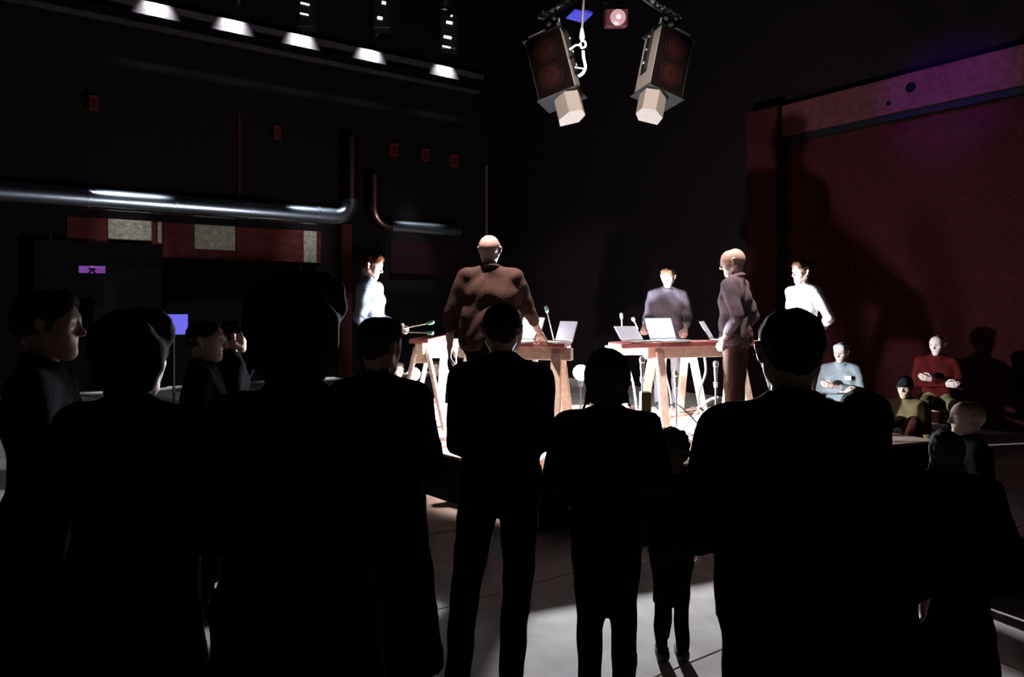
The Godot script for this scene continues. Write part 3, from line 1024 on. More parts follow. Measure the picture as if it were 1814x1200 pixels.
		put("grille", soft_box(wpx * 0.7, hpx * 0.6, 0.015), plain(Color(0.17, 0.04, 0.045), 0.7), o, Vector3(0, -0.02, 0.082))
	# exit sign
	var w := on_wall(163, 478, 0.62)
	var ex := thing("exit_sign", "small violet lit exit sign with a running figure", "sign")
	ex.transform = inv * Transform3D(Basis.IDENTITY, w)
	put("case", soft_box(0.48, 0.17, 0.06), M.black, ex)
	put("lit_face", soft_box(0.44, 0.135, 0.01), glow(Color(0.62, 0.25, 0.78), 0.42), ex, Vector3(0, 0, 0.031))
	var fig := plain(Color(0.10, 0.01, 0.03), 0.8)
	var mark := SurfaceTool.new()
	mark.begin(Mesh.PRIMITIVE_TRIANGLES)
	for k in [[0.0, 0.01, 0.055, 0.075, 0.25], [-0.035, -0.035, 0.028, 0.07, -0.7], [0.03, -0.035, 0.028, 0.07, 0.6], [-0.045, 0.018, 0.022, 0.06, 1.0], [0.045, 0.012, 0.022, 0.06, -1.1]]:
		mark.append_from(soft_box(k[2], k[3], 0.004, 0.001), 0, Transform3D(Basis(Vector3.BACK, k[4]), Vector3(k[0], k[1], 0)))
	put("running_figure", mark.commit(), fig, ex, Vector3(0, -0.005, 0.038))
	put("figure_head", lathe([Vector2(0, 0), Vector2(0.02, 0), Vector2(0.02, 0.004), Vector2(0, 0.004)], 12), glow(Color(0.95, 0.45, 0.9), 0.6), ex, Vector3(0.0, 0.05, 0.036), Vector3(PI / 2, 0, 0))
	# right wall: red-brown lower wall, pilaster, beam
	var z1 := on_wall(1398, 400, 0.0, true).z
	var z0 := on_wall(1345, 400, 0.0, true).z
	var yt := on_wall(1706, 105, 0.2, true).y
	var yg := on_wall(1706, 173, 0.2, true).y
	block("trim_4", Vector3(-0.05, 0.0, z1), Vector3(0.0, yg - 0.10, 24), M.wall_red, "rough red-brown lower part of the right wall")
	block("trim_5", Vector3(-0.35, 0.0, z0), Vector3(0.0, yt - 0.02, z1), M.wall_red, "red-brown pilaster at the edge of the lower wall")
	var bm := block("trim_6", Vector3(-0.2, yg, z1), Vector3(0.0, yt, 24), M.beam, "plastered beam over the red-brown wall, lit violet")
	block("trim_7", Vector3(-0.16, yg - 0.10, z1), Vector3(0.0, yg, 24), M.black, "black steel strip under the plastered beam")
	for q in [[1613, 155, 0.065], [1574, 183, 0.035]]:
		var c := on_wall(q[0], q[1], 0.2, true)
		put("hole_cap", lathe([Vector2(0, 0.012), Vector2(q[2], 0.012), Vector2(q[2] * 1.15, 0.0), Vector2(0, 0.0)], 16), M.maroon, bm, c - strip_origin(bm), Vector3(0, 0, PI / 2))
	# lit screen on a stand at the left
	var sp := at(308, 575, 12.0)
	var tv := thing("display_screen", "lit blue-lilac screen on a stand by the left audience", "screen", Vector3(sp.x, 0, sp.z), 0.35)
	put("bezel", soft_box(0.46, 0.37, 0.05, 0.01), M.black, tv, Vector3(0, sp.y, 0))
	put("screen_face", soft_box(0.42, 0.33, 0.006, 0.001), glow(Color(0.44, 0.42, 0.95), 0.9), tv, Vector3(0, sp.y, 0.026))
	put("pole", lathe([Vector2(0, 0.02), Vector2(0.02, 0.02), Vector2(0.02, sp.y - 0.15), Vector2(0, sp.y - 0.15)], 12), M.black_metal, tv, Vector3(0, 0, -0.01))
	put("base", lathe([Vector2(0, 0), Vector2(0.25, 0), Vector2(0.25, 0.015), Vector2(0.03, 0.03), Vector2(0, 0.03)], 24), M.black_metal, tv)

func strip_origin(o: Node3D) -> Vector3:
	return room_xf().affine_inverse() * o.position

# ------------------------------------------------------------------ the stage
func stage():
	var poly := PackedVector2Array([Vector2(0.18, -5.38), Vector2(4.0, -6.9), Vector2(2.75, -9.2), Vector2(-1.9, -9.7), Vector2(-2.6, -8.6)])
	var o := thing("stage", "low stage of plywood sheets with black skirt", "stage")
	var inner := Geometry2D.offset_polygon(poly, -0.03)[0]
	put("skirt", slab(inner, 0.0, DECK - 0.022), M.black, o)
	var u := Vector2(0.929, -0.369)
	var v := Vector2(-0.369, -0.929)
	var k := 0
	for i in range(-4, 6):
		for j in range(-5, 8):
			var c := Vector2(0.18, -5.38) + u * (i * 1.22) + v * (j * 0.82)
			var cellp := PackedVector2Array([c, c + u * 1.216, c + u * 1.216 + v * 0.816, c + v * 0.816])
			for r in Geometry2D.intersect_polygons(poly, cellp):
				put("deck_panel", slab(r, DECK - 0.02, DECK), M.deck if k % 3 else M.deck2, o)
				k += 1
	# crumpled plastic under the middle
	var fn := FastNoiseLite.new()
	fn.seed = 4
	fn.frequency = 3.2
	var st := SurfaceTool.new()
	st.begin(Mesh.PRIMITIVE_TRIANGLES)
	st.set_smooth_group(-1)
	st.clear()
	var nx := 36
	var nz := 26
	for sh in [[0.56, -6.92, 0.62, 0.55, "crumpled white plastic sheet on the stage floor below the glaring bulb"], [1.66, -7.10, 0.20, 0.42, "crumpled white plastic sheet on the stage floor between the front sawhorse's legs"]]:
		st.begin(Mesh.PRIMITIVE_TRIANGLES)
		st.set_smooth_group(-1)
		var hgt := func(i, j):
			var p := Vector2(sh[0] + sh[2] * i / nx, sh[1] - sh[3] * j / nz - 0.12 * i / nx)
			var edge := minf(minf(i, nx - i), minf(j, nz - j))
			return Vector3(p.x + fn.get_noise_2d(i * 0.3, j) * 0.03, DECK + 0.004 + (0.010 + 0.05 * absf(fn.get_noise_2d(p.x * 4.0, p.y * 4.0))) * clampf(edge / 3.0, 0.0, 1.0), p.y + fn.get_noise_2d(j * 0.3, i) * 0.03)
		for i in nx:
			for j in nz:
				var p := [hgt.call(i, j), hgt.call(i + 1, j), hgt.call(i + 1, j + 1), hgt.call(i, j + 1)]
				for q in [0, 2, 1, 0, 3, 2]: st.add_vertex(p[q])
		st.generate_normals()
		var sheet := put(numbered("plastic_sheet"), st.commit(), plain(Color(0.85, 0.87, 0.9), 0.25), self)
		tag(sheet, sh[4], "sheet")
	# cables over the stage
	var runs := [[[at(735, 757, 7.66), at(760, 759, 7.6), at(800, 757, 7.66), at(850, 760, 7.5)], "thin dark cable lying across the stage by the end-on sawhorse"],
		[[at(745, 779, 6.95), at(765, 780, 6.9), at(785, 777, 7.0), at(800, 774, 7.1)], "thin dark cable lying near the stage's left edge"],
		[[at(1190, 800, 6.4), at(1215, 805, 6.25), at(1240, 812, 6.1), at(1330, 812, 6.1)], "thin dark cable lying near the stage's front edge"],
		[[at(1188, 718, 7.2), at(1198, 716, 7.2), at(1216, 730, 7.15), at(1240, 755, 7.1), at(1252, 768, 7.1)], "dark cable arching from the microphone stand to the stage floor"]]
	for q in runs:
		var pts := []
		for p: Vector3 in q[0]: pts.append(Vector3(p.x, maxf(p.y, DECK + 0.008) if q == runs[3] else DECK + 0.008, p.z))
		var c := put(numbered("cable"), tube(curve(pts), 0.008, 6), M.rubber, self)
		tag(c, q[1], "cable", "cables on the stage")

# ------------------------------------------------------------------ loudspeakers and lanterns overhead
func loudspeaker(p: Vector3, side: float, label: String):
	# side -1: grille to the left, lit side to the right; +1 is its mirror image
	var o := thing("hanging_loudspeaker", label, "loudspeaker")
	var b := Basis(Vector3.BACK, -side * deg_to_rad(17.0)) * Basis(Vector3.UP, side * deg_to_rad(21.0)) * Basis(Vector3.RIGHT, deg_to_rad(-12.0))
	o.transform = Transform3D(b, p)
	var cab := PackedVector2Array([Vector2(-0.21, 0.16), Vector2(0.21, 0.16), Vector2(0.19, -0.17), Vector2(-0.19, -0.17)])
	put("cabinet", slab(cab, -0.35, 0.35), M.beige, o)
	put("grille", soft_box(0.405, 0.69, 0.02), M.maroon, o, Vector3(0, 0, 0.165))
	put("top_plate", soft_box(0.46, 0.015, 0.38), M.black_metal, o, Vector3(0, 0.358, 0.0))
	put("bottom_plate", soft_box(0.46, 0.012, 0.38), M.black_metal, o, Vector3(0, -0.357, 0.0))
	var ring := lathe([Vector2(0.115, 0), Vector2(0.13, 0.006), Vector2(0.145, 0)], 28)
	var cone := lathe([Vector2(0, 0.004), Vector2(0.04, 0.012), Vector2(0.11, 0.002)], 24)
	for y in [0.17, -0.14]:
		var w := put("driver", ring, plain(Color(0.06, 0.015, 0.015), 0.8), o, Vector3(side * 0.02, y, 0.176), Vector3(PI / 2, 0, 0))
		put("cone", cone, plain(Color(0.09, 0.018, 0.015), 0.8), w)
	var horn := PackedVector2Array()
	for q in [Vector2(0.08, 0.17), Vector2(-0.07, 0.08), Vector2(-0.12, -0.09), Vector2(0.08, -0.16), Vector2(0.19, -0.05), Vector2(0.205, 0.10)]: horn.append(Vector2(-side * q.x, q.y))
	put("horn", slab(horn, -0.60, -0.363), M.beige, o)
	put("bracket", soft_box(0.03, 0.5, 0.08), M.black_metal, o, Vector3(-side * 0.225, 0.12, 0.0))
	for q in 3: put("bolt", lathe([Vector2(0, 0.012), Vector2(0.014, 0.012), Vector2(0.016, 0.0)], 10), M.bright_metal, o, Vector3(-side * 0.241, 0.28 - q * 0.16, 0.0), Vector3(0, 0, side * PI / 2))
	put("eye_bolt", lathe([Vector2(0, 0), Vector2(0.016, 0), Vector2(0.016, 0.07), Vector2(0, 0.07)], 10), M.bright_metal, o, Vector3(-side * 0.10, 0.363, 0.05))
	put("eye_bolt", lathe([Vector2(0, 0), Vector2(0.016, 0), Vector2(0.016, 0.07), Vector2(0, 0.07)], 10), M.bright_metal, o, Vector3(side * 0.12, 0.363, 0.05))
	put("top_rail", soft_box(0.20, 0.018, 0.03), M.bright_metal, o, Vector3(side * 0.05, 0.374, 0.19))
	return o

func rigging(px: float, side: float, label: String):
	# the pipe arm, clamps and rods that hold a loudspeaker up; things named by the side they serve
	var o := thing("rigging_arm", label, "rigging")
	var q := func(x: float, y: float, d := 8.0) -> Vector3: return at(px + side * x, y, d)
	put("pipe", tube(PackedVector3Array([q.call(-62, 42), q.call(-15, 12), q.call(30, -20)]), 0.026, 10), M.black_metal, o)
	for k in 6:
		var t := k / 6.0
		var p: Vector3 = (q.call(-58, 37) as Vector3).lerp(q.call(0, 2), t) + Vector3(0, 0.03, 0.03)
		put("clamp", lathe([Vector2(0.0, -0.03), Vector2(0.026, -0.03), Vector2(0.034, 0.0), Vector2(0.024, 0.035), Vector2(0, 0.035)], 10), M.bright_metal, o, p, Vector3(0.4 * k, 0, 0.9 + 0.5 * k))
	put("hook", tube(curve([q.call(-55, 8), q.call(-56, 22), q.call(-62, 33), q.call(-52, 30), q.call(-40, 22), q.call(-34, 25)]), 0.014, 8), M.bright_metal, o)
	put("chain_rod", tube(PackedVector3Array([q.call(-25, 32), q.call(-24, 44), q.call(-26, 54)]), 0.014, 8), M.steel, o)
	put("rod", tube(PackedVector3Array([q.call(-48, 30), q.call(-46, 50)]), 0.012, 8), M.black_metal, o)
	for k in 4: put("shackle", lathe([Vector2(0.014, -0.02), Vector2(0.03, 0.0), Vector2(0.014, 0.02)], 12), M.bright_metal, o, q.call(-52 + k * 9, 32 + (k % 2) * 11, 7.95), Vector3(1.2, 0.3 * k, 0.5))
	put("hanger", tube(PackedVector3Array([q.call(20, -560), q.call(20, -10)]), 0.02, 8), M.black_metal, o)

func rig():
	loudspeaker(at(983, 124, 8.0), -1.0, "left one of the twin hanging loudspeakers, its grille turned leftwards, chain at its side")
	loudspeaker(at(1174, 121, 8.0), 1.0, "hanging loudspeaker without a chain, grille turned towards the red-brown wall")
	rigging(1015, 1.0, "black pipe arm with shiny clamps beside the blue light panel")
	rigging(1146, -1.0, "black pipe arm with shiny clamps holding the chainless loudspeaker")
	# chain and hose beside the left loudspeaker
	var o := thing("hoist_cable", "pale steel cable with turnbuckle and curved hose beside the hanging loudspeaker", "cable")
	put("wire", tube(PackedVector3Array([at(1035, -560, 7.7), at(1034, 0, 7.7), at(1031, 52, 7.7)]), 0.013, 8), M.beige, o)
	put("turnbuckle", lathe([Vector2(0, -0.07), Vector2(0.014, -0.07), Vector2(0.03, -0.03), Vector2(0.022, 0.03), Vector2(0.012, 0.07), Vector2(0, 0.07)], 12), M.white_paint, o, at(1031, 62, 7.7))
	put("shackle", tube(curve([at(1028, 76, 7.7), at(1030, 85, 7.7), at(1037, 82, 7.7), at(1036, 74, 7.7), at(1029, 73, 7.7)]), 0.012, 8), M.white_paint, o)
	put("link", tube(PackedVector3Array([at(1009, 88, 7.7), at(1020, 80, 7.7), at(1030, 80, 7.7)]), 0.012, 8), M.white_paint, o)
	put("hose", tube(curve([at(1033, 90, 7.7), at(1034, 104, 7.7), at(1037, 118, 7.7), at(1033, 129, 7.7), at(1025, 135, 7.7)]), 0.017, 8), M.white_paint, o)
	put("tie", tube(PackedVector3Array([at(1018, 119, 7.7), at(1028, 121, 7.7), at(1035, 122, 7.7)]), 0.008, 6), M.white_paint, o)
	# blue light panel
	o = thing("light_panel", "thin blue-violet lit panel among the rigging", "stage light", at(1026, 27, 8.3))
	o.rotation = Vector3(-0.2, 0.5, -0.05)
	put("frame", soft_box(0.25, 0.022, 0.20), M.black_metal, o)
	put("lit_face", soft_box(0.235, 0.006, 0.19, 0.001), glow(Color(0.30, 0.28, 0.95), 0.75), o, Vector3(0, -0.013, 0))
	put("lit_edge", soft_box(0.14, 0.012, 0.008, 0.001), glow(Color(0.30, 0.28, 0.95), 0.75), o, Vector3(0.04, 0, 0.102))
	put("stem", lathe([Vector2(0, 0), Vector2(0.01, 0), Vector2(0.01, 4.0), Vector2(0, 4.0)], 8), M.black_metal, o)
	# square lantern that looks at the camera
	var sp := at(1091, 33, 10.0)
	o = thing("square_lantern", "square dark lantern with a glowing lens between the loudspeakers", "stage light", sp)
	o.rotation.x = 0.25
	put("housing", soft_box(0.30, 0.24, 0.26, 0.015), plain(Color(0.30, 0.10, 0.10), 0.6), o)
	put("lens", lathe([Vector2(0, 0.03), Vector2(0.06, 0.022), Vector2(0.105, 0.0)], 24), M.glass_lens, o, Vector3(0.01, 0, 0.13), Vector3(PI / 2, 0, 0))
	put("hot_filament", lathe([Vector2(0, 0.036), Vector2(0.022, 0.033), Vector2(0.03, 0.024)], 16), glow(Color(1, 0.97, 1), 8.0), o, Vector3(0.015, 0.005, 0.13), Vector3(PI / 2, 0, 0))
	put("yoke", tube(PackedVector3Array([Vector3(-0.17, 0, 0), Vector3(-0.17, 0.2, 0), Vector3(0.17, 0.2, 0), Vector3(0.17, 0, 0)]), 0.012, 6), M.black_metal, o)
	put("stem", lathe([Vector2(0, 0.2), Vector2(0.015, 0.2), Vector2(0.015, 4.0), Vector2(0, 4.0)], 8), M.black_metal, o)
	# far lanterns: glowing slits stand in for glints on lit metal fittings
	var far := [[541, 16, [[-4, -10, 9, 3], [4, -8, 6, 3], [-2, 9, 15, 2.5]], "black lantern with two glowing painted glints, far up over the ledge lamps' middle"],
		[676, 18, [[4, -13, 7, 5], [-3, 14, 9, 5]], "black lantern with two round glowing painted glints, far up over the ledge"],
		[794, 55, [[2, -15, 11, 4.5], [-1, 11, 14, 4.5], [-3, 28, 15, 2.5], [6, -27, 3, 3]], "black lantern with four glowing painted glints, hung low over the ledge's far end"]]
	for q in far:
		o = thing("glinting_lantern", q[3], "stage light", at(q[0], q[1], 13.0))
		put("housing", soft_box(0.30, 0.62, 0.30, 0.02), M.black_metal, o, Vector3(0, 0, -0.16))
		for v in q[2]:
			put("painted_glint", soft_box(v[2] * 0.01, v[3] * 0.01, 0.02, 0.004), glow(Color(1, 1, 1), 2.5), o, Vector3(v[0] * 0.01, -v[1] * 0.01, 0.0), Vector3(0, 0, -0.2))
		put("stem", lathe([Vector2(0, 0.3), Vector2(0.02, 0.3), Vector2(0.02, 3.0), Vector2(0, 3.0)], 8), M.black_metal, o, Vector3(0, 0, -0.16))

# ------------------------------------------------------------------ sawhorses, planks, laptops
func sawhorse(c: Vector2, dir: Vector2, length: float, high: float, label: String, m: Material) -> Node3D:
	var o := thing("sawhorse", label, "sawhorse", Vector3(c.x, DECK, -c.y), atan2(dir.y, dir.x))
	bar(Vector3(-length / 2, high - 0.055, 0), Vector3(length / 2, high - 0.055, 0), 0.085, 0.11, Vector3.BACK, "crosspiece", m, o)
	for sx in [-1.0, 1.0]:
		var x: float = sx * (length / 2 - 0.13)
		for sz in [-1.0, 1.0]:
			bar(Vector3(x + sx * 0.05, 0.014, sz * 0.24), Vector3(x, high - 0.045, sz * 0.055), 0.09, 0.04, Vector3.RIGHT, "leg", m, o)
		bar(Vector3(x - sx * 0.03, high - 0.21, 0), Vector3(x - sx * 0.03, high - 0.112, 0), 0.16, 0.018, Vector3.BACK, "gusset", m, o)
	return o

func plank(c: Vector2, dir: Vector2, length: float, wide: float, thick: float, y: float, label: String, m: Material):
	var o := put(numbered("plank"), soft_box(length, thick, wide, 0.008), m, self, Vector3(c.x, y + thick / 2 + 0.001, -c.y), Vector3(0, atan2(dir.y, dir.x), 0))
	tag(o, label, "plank")
	return o

func laptop(p: Vector3, turn: float, open: float, lit: bool, label: String, w := 0.33, deep := 0.225):
	# hinge along x at z = 0, keyboard towards +z, screen faces +z
	var o := thing("laptop", label, "laptop", p, turn)
	var base := put("base", soft_box(w, 0.016, deep, 0.004), M.silver, o, Vector3(0, 0.009, deep / 2))
	put("keyboard", soft_box(w * 0.86, 0.003, deep * 0.48, 0.001), M.rubber, base, Vector3(0, 0.009, -deep * 0.16))
	put("trackpad", soft_box(w * 0.3, 0.002, deep * 0.26, 0.0008), plain(Color(0.7, 0.7, 0.72), 0.4, 0.3), base, Vector3(0, 0.0085, deep * 0.28))
	var lid := put("lid", soft_box(w, deep, 0.009, 0.003), M.silver, o)
	var tilt := open - PI / 2
	lid.transform = Transform3D(Basis(Vector3.RIGHT, -tilt), Vector3(0, 0.018, 0) + Basis(Vector3.RIGHT, -tilt) * Vector3(0, deep / 2, 0))
	put("screen", soft_box(w * 0.93, deep * 0.88, 0.003, 0.0008), M.screen if lit else M.pale_screen, lid, Vector3(0, 0.004, 0.0055))
	if lit:
		var l := AreaLight3D.new()
		l.name = "laptop_light"
		l.area_size = Vector2(w * 0.9, deep * 0.85)
		l.light_energy = 0.6
		l.light_color = Color(0.72, 0.86, 1.0)
		l.area_range = 20.0
		l.shadow_enabled = true
		add_child(l, true)
		l.global_transform = o.transform * lid.transform * Transform3D(Basis(Vector3.UP, PI), Vector3(0, 0.004, 0.012))
	return o

func microphone_stand(p: Vector3, mic_len: float, label: String):
	var o := thing("microphone_stand", label, "microphone", Vector3(p.x, DECK, p.z))
	var h := p.y - DECK
	for q in 3:
		var a := TAU * q / 3.0 + 0.4
		put("leg", tube(PackedVector3Array([Vector3(0, 0.10, 0), Vector3(0.14 * cos(a), 0.008, 0.14 * sin(a))]), 0.008, 6), M.steel, o)
	put("pole", lathe([Vector2(0, 0.05), Vector2(0.009, 0.05), Vector2(0.009, h - mic_len), Vector2(0, h - mic_len)], 10), M.steel, o)
	put("clip", lathe([Vector2(0, h - mic_len - 0.02), Vector2(0.02, h - mic_len - 0.02), Vector2(0.022, h - mic_len + 0.03), Vector2(0, h - mic_len + 0.03)], 12), M.white_paint, o)
	put("microphone_body", lathe([Vector2(0, h - mic_len + 0.02), Vector2(0.013, h - mic_len + 0.03), Vector2(0.02, h - 0.06), Vector2(0.026, h - 0.05), Vector2(0.028, h - 0.02), Vector2(0.018, h), Vector2(0, h + 0.003)], 14), M.bright_metal, o)
	return o

func hanging_clamp(p: Vector3, length: float, label: String):
	# a bar clamp under a crosspiece with its screw hanging down
	var o := thing("screw_clamp", label, "clamp", p)
	put("jaw", soft_box(0.05, 0.09, 0.035, 0.006), M.white_paint, o, Vector3(0, -0.045, 0))
	put("screw", lathe([Vector2(0, -length), Vector2(0.008, -length), Vector2(0.008, -0.08), Vector2(0, -0.08)], 10), M.steel, o)
	put("collar", lathe([Vector2(0, -0.16), Vector2(0.02, -0.155), Vector2(0.022, -0.10), Vector2(0.012, -0.085), Vector2(0, -0.085)], 12), M.bright_metal, o)
	put("handle", tube(PackedVector3Array([Vector3(-0.045, -length + 0.03, 0), Vector3(0.045, -length + 0.04, 0)]), 0.006, 6), M.steel, o)
	return o

func mallet(a: Vector3, b: Vector3, head_c: Color, label: String):
	var o := thing("mallet", label, "mallet", a)
	aim(o, a, b)
	var l := (b - a).length()
	put("stick", tube(PackedVector3Array([Vector3(0, 0, -0.1), Vector3(0, 0, l)]), 0.006, 8), M.pine_pale, o)
	put("mallet_head", lathe([Vector2(0, -0.035), Vector2(0.012, -0.035), Vector2(0.019, -0.02), Vector2(0.019, 0.02), Vector2(0.012, 0.035), Vector2(0, 0.035)], 14), plain(head_c, 0.6), o, Vector3(0, 0, l), Vector3(PI / 2, 0, 0))

func tables():
	var dr := Vector2(0.929, 0.369)
	var dl := Vector2(-0.93, 0.3676)
	sawhorse(Vector2(1.857, 7.37), dr, 1.2, 0.86, "pale pine sawhorse at the front of the table with the big lit laptop", M.pine)
	sawhorse(Vector2(1.60, 8.30), dr, 1.2, 0.83, "pale pine sawhorse at the back of the table with the big lit laptop", M.pine_pale)
	sawhorse(Vector2(0.02, 6.70), dl, 1.1, 0.89, "pine sawhorse in front of the broad bald man in the dark shirt", M.pine)
	sawhorse(Vector2(-0.897, 7.9), Vector2(0.06, 1.0).normalized(), 1.1, 0.89, "pale sawhorse seen end-on, beside the man with mallets", M.pine_pale)
	sawhorse(Vector2(-0.46, 9.05), Vector2(1, 0.1).normalized(), 1.0, 0.83, "sawhorse mostly hidden behind the broad bald man", M.pine)
	plank(Vector2(1.725, 7.31), dr, 1.6, 0.27, 0.055, DECK + 0.86, "long red-stained plank under the big lit laptop", M.red_wood)
	plank(Vector2(0.10, 6.68), dl, 0.85, 0.22, 0.045, DECK + 0.89, "short red-stained plank under the laptops by the broad bald man", M.red_wood)
	plank(Vector2(-0.897, 7.9), Vector2(0.06, 1.0).normalized(), 1.15, 0.20, 0.042, DECK + 0.89, "red-stained plank on the sawhorse seen end-on", M.red_wood)
	plank(Vector2(-0.46, 9.05), Vector2(1, 0.1).normalized(), 1.3, 0.12, 0.04, DECK + 0.83, "grey-brown plank lying behind the broad bald man", plain(Color(0.40, 0.36, 0.33), 0.8))
	# laptops
	var yr := DECK + 0.86 + 0.057
	var yl := DECK + 0.89 + 0.047
	laptop(Vector3(1.50, yr, -7.27), 0.50, 1.95, true, "open laptop with glaring white screen on the long red plank")
	laptop(Vector3(1.17, yr, -7.14), 0.45, 2.35, false, "pale-screened laptop opened flat beside the glaring white screen", 0.26, 0.18)
	laptop(Vector3(2.03, yr, -7.46), 1.2, 2.1, false, "pale-screened laptop nearest the bald man with hands in pockets", 0.30, 0.2)
	laptop(Vector3(0.135, yl, -6.69), -0.85, 1.95, true, "open laptop with glaring screen, under the broad bald man's hand", 0.31, 0.22)
	laptop(Vector3(0.465, yl, -6.565), -0.95, 1.9, false, "pale laptop lid behind the glaring screen by the broad bald man", 0.24, 0.18)
	# lamps on the stage
	stage_lamp(Vector3(0.715, 0.974, -7.64), 42.0, "glaring bare bulb on a stand beside the front pine sawhorse")
	stage_lamp(at(733, 663, 9.0), 3.0, "glaring bare bulb seen through the end-on sawhorse's legs")
	# microphones and clamps
	microphone_stand(at(1138, 632, 6.8), 0.22, "microphone on a straight stand at the left end of the long red plank")
	microphone_stand(at(1198, 656, 6.85), 0.20, "low microphone on a thin stand between the sawhorse legs")
	microphone_stand(at(1268, 640, 7.25), 0.24, "microphone on a stand next to the bald man with hands in pockets")
	hanging_clamp(Vector3(0.21, DECK + 0.778, -6.63), 0.27, "screw clamp hanging under the short red plank")
	hanging_clamp(at(808, 608, 8.9), 0.30, "screw clamp hanging under the grey-brown plank")
	var cb := thing("slim_box", "slim upright dark olive box standing on the stage", "box", ground(1143, 6.5, DECK))
	put("case", soft_box(0.085, 0.50, 0.12, 0.008), plain(Color(0.25, 0.22, 0.14), 0.7), cb, Vector3(0, 0.255, 0))
	put("foot", soft_box(0.13, 0.02, 0.16, 0.004), M.rubber, cb, Vector3(0, 0.01, 0))
	# boom arm and hanging leads round the big table
	var o := thing("boom_arm", "pale jointed boom arm slanting under the long red plank", "microphone")
	put("tube_arm", tube(curve([at(1198, 761, 7.3), at(1215, 752, 7.3), at(1240, 726, 7.3), at(1255, 710, 7.3), at(1272, 704, 7.3)]), 0.013, 8), M.white_paint, o)
	put("joint", lathe([Vector2(0, -0.03), Vector2(0.024, -0.03), Vector2(0.024, 0.03), Vector2(0, 0.03)], 12), M.bright_metal, o, at(1241, 725, 7.3), Vector3(0.3, 0, 0.8))
	var lead := [[[at(1248, 632, 7.6), at(1250, 660, 7.6), at(1240, 690, 7.6), at(1237, 708, 7.6), at(1243, 730, 7.6), at(1250, 752, 7.6)], 0.012, "thick pale lead hanging under the long red plank"],
		[[at(1180, 632, 7.5), at(1179, 660, 7.5), at(1186, 690, 7.5), at(1190, 720, 7.5), at(1186, 745, 7.5), at(1182, 754, 7.5)], 0.009, "thin lead hanging beside the front sawhorse's leg"],
		[[at(1098, 628, 7.9), at(1110, 645, 7.9), at(1120, 672, 7.9), at(1125, 700, 7.9), at(1130, 738, 7.9), at(1140, 748, 7.9)], 0.012, "grey lead hanging from the back sawhorse's end"]]
	for q in lead:
		var c := put(numbered("hanging_lead"), tube(curve(q[0]), q[1], 8), M.grey_cable, self)
		tag(c, q[2], "cable", "leads hanging from the table")
	var bag := Field.new()
	bag.amp = 0.008
	bag.wave = 1.6
	var bp := ground(1247, 7.7, DECK)
	bag.add(bp + Vector3(-0.07, 0.05, 0), bp + Vector3(0.07, 0.05, 0.02), 0.06, 0.055, 0.04)
	bag.add(bp + Vector3(-0.02, 0.09, 0), bp + Vector3(0.05, 0.08, 0.0), 0.04, 0.03, 0.04)
	bag.low = DECK + 0.002
	var r := bag.build(0.01)
	tag(put("sandbag", mesh_of(r.v, r.n, r.i), cloth(Color(0.86, 0.84, 0.82)), self), "small white sandbag on the stage floor under the long red plank", "bag")
	# mallets
	mallet(at(704, 584, 7.25), at(763, 572, 7.2), Color(0.55, 0.85, 0.62), "pale mallet with a green head, the upper of two in one man's hands")
	mallet(at(706, 588, 7.2), at(762, 590, 7.1), Color(0.55, 0.85, 0.62), "pale mallet with a green head, held level just above the plank")
	mallet(at(1128, 578, 8.0), at(1122, 566, 7.75), Color(0.7, 0.82, 0.76), "short mallet pointing up in the man's hand behind the laptops")
	mallet(at(1103, 602, 7.85), at(1101, 560, 8.0), Color(0.5, 0.5, 0.5), "grey mallet standing up at the long red plank's left end")
	mallet(at(978, 590, 6.95), at(968, 548, 7.1), Color(0.42, 0.6, 0.55), "mallet leaning upright behind the two laptop lids")

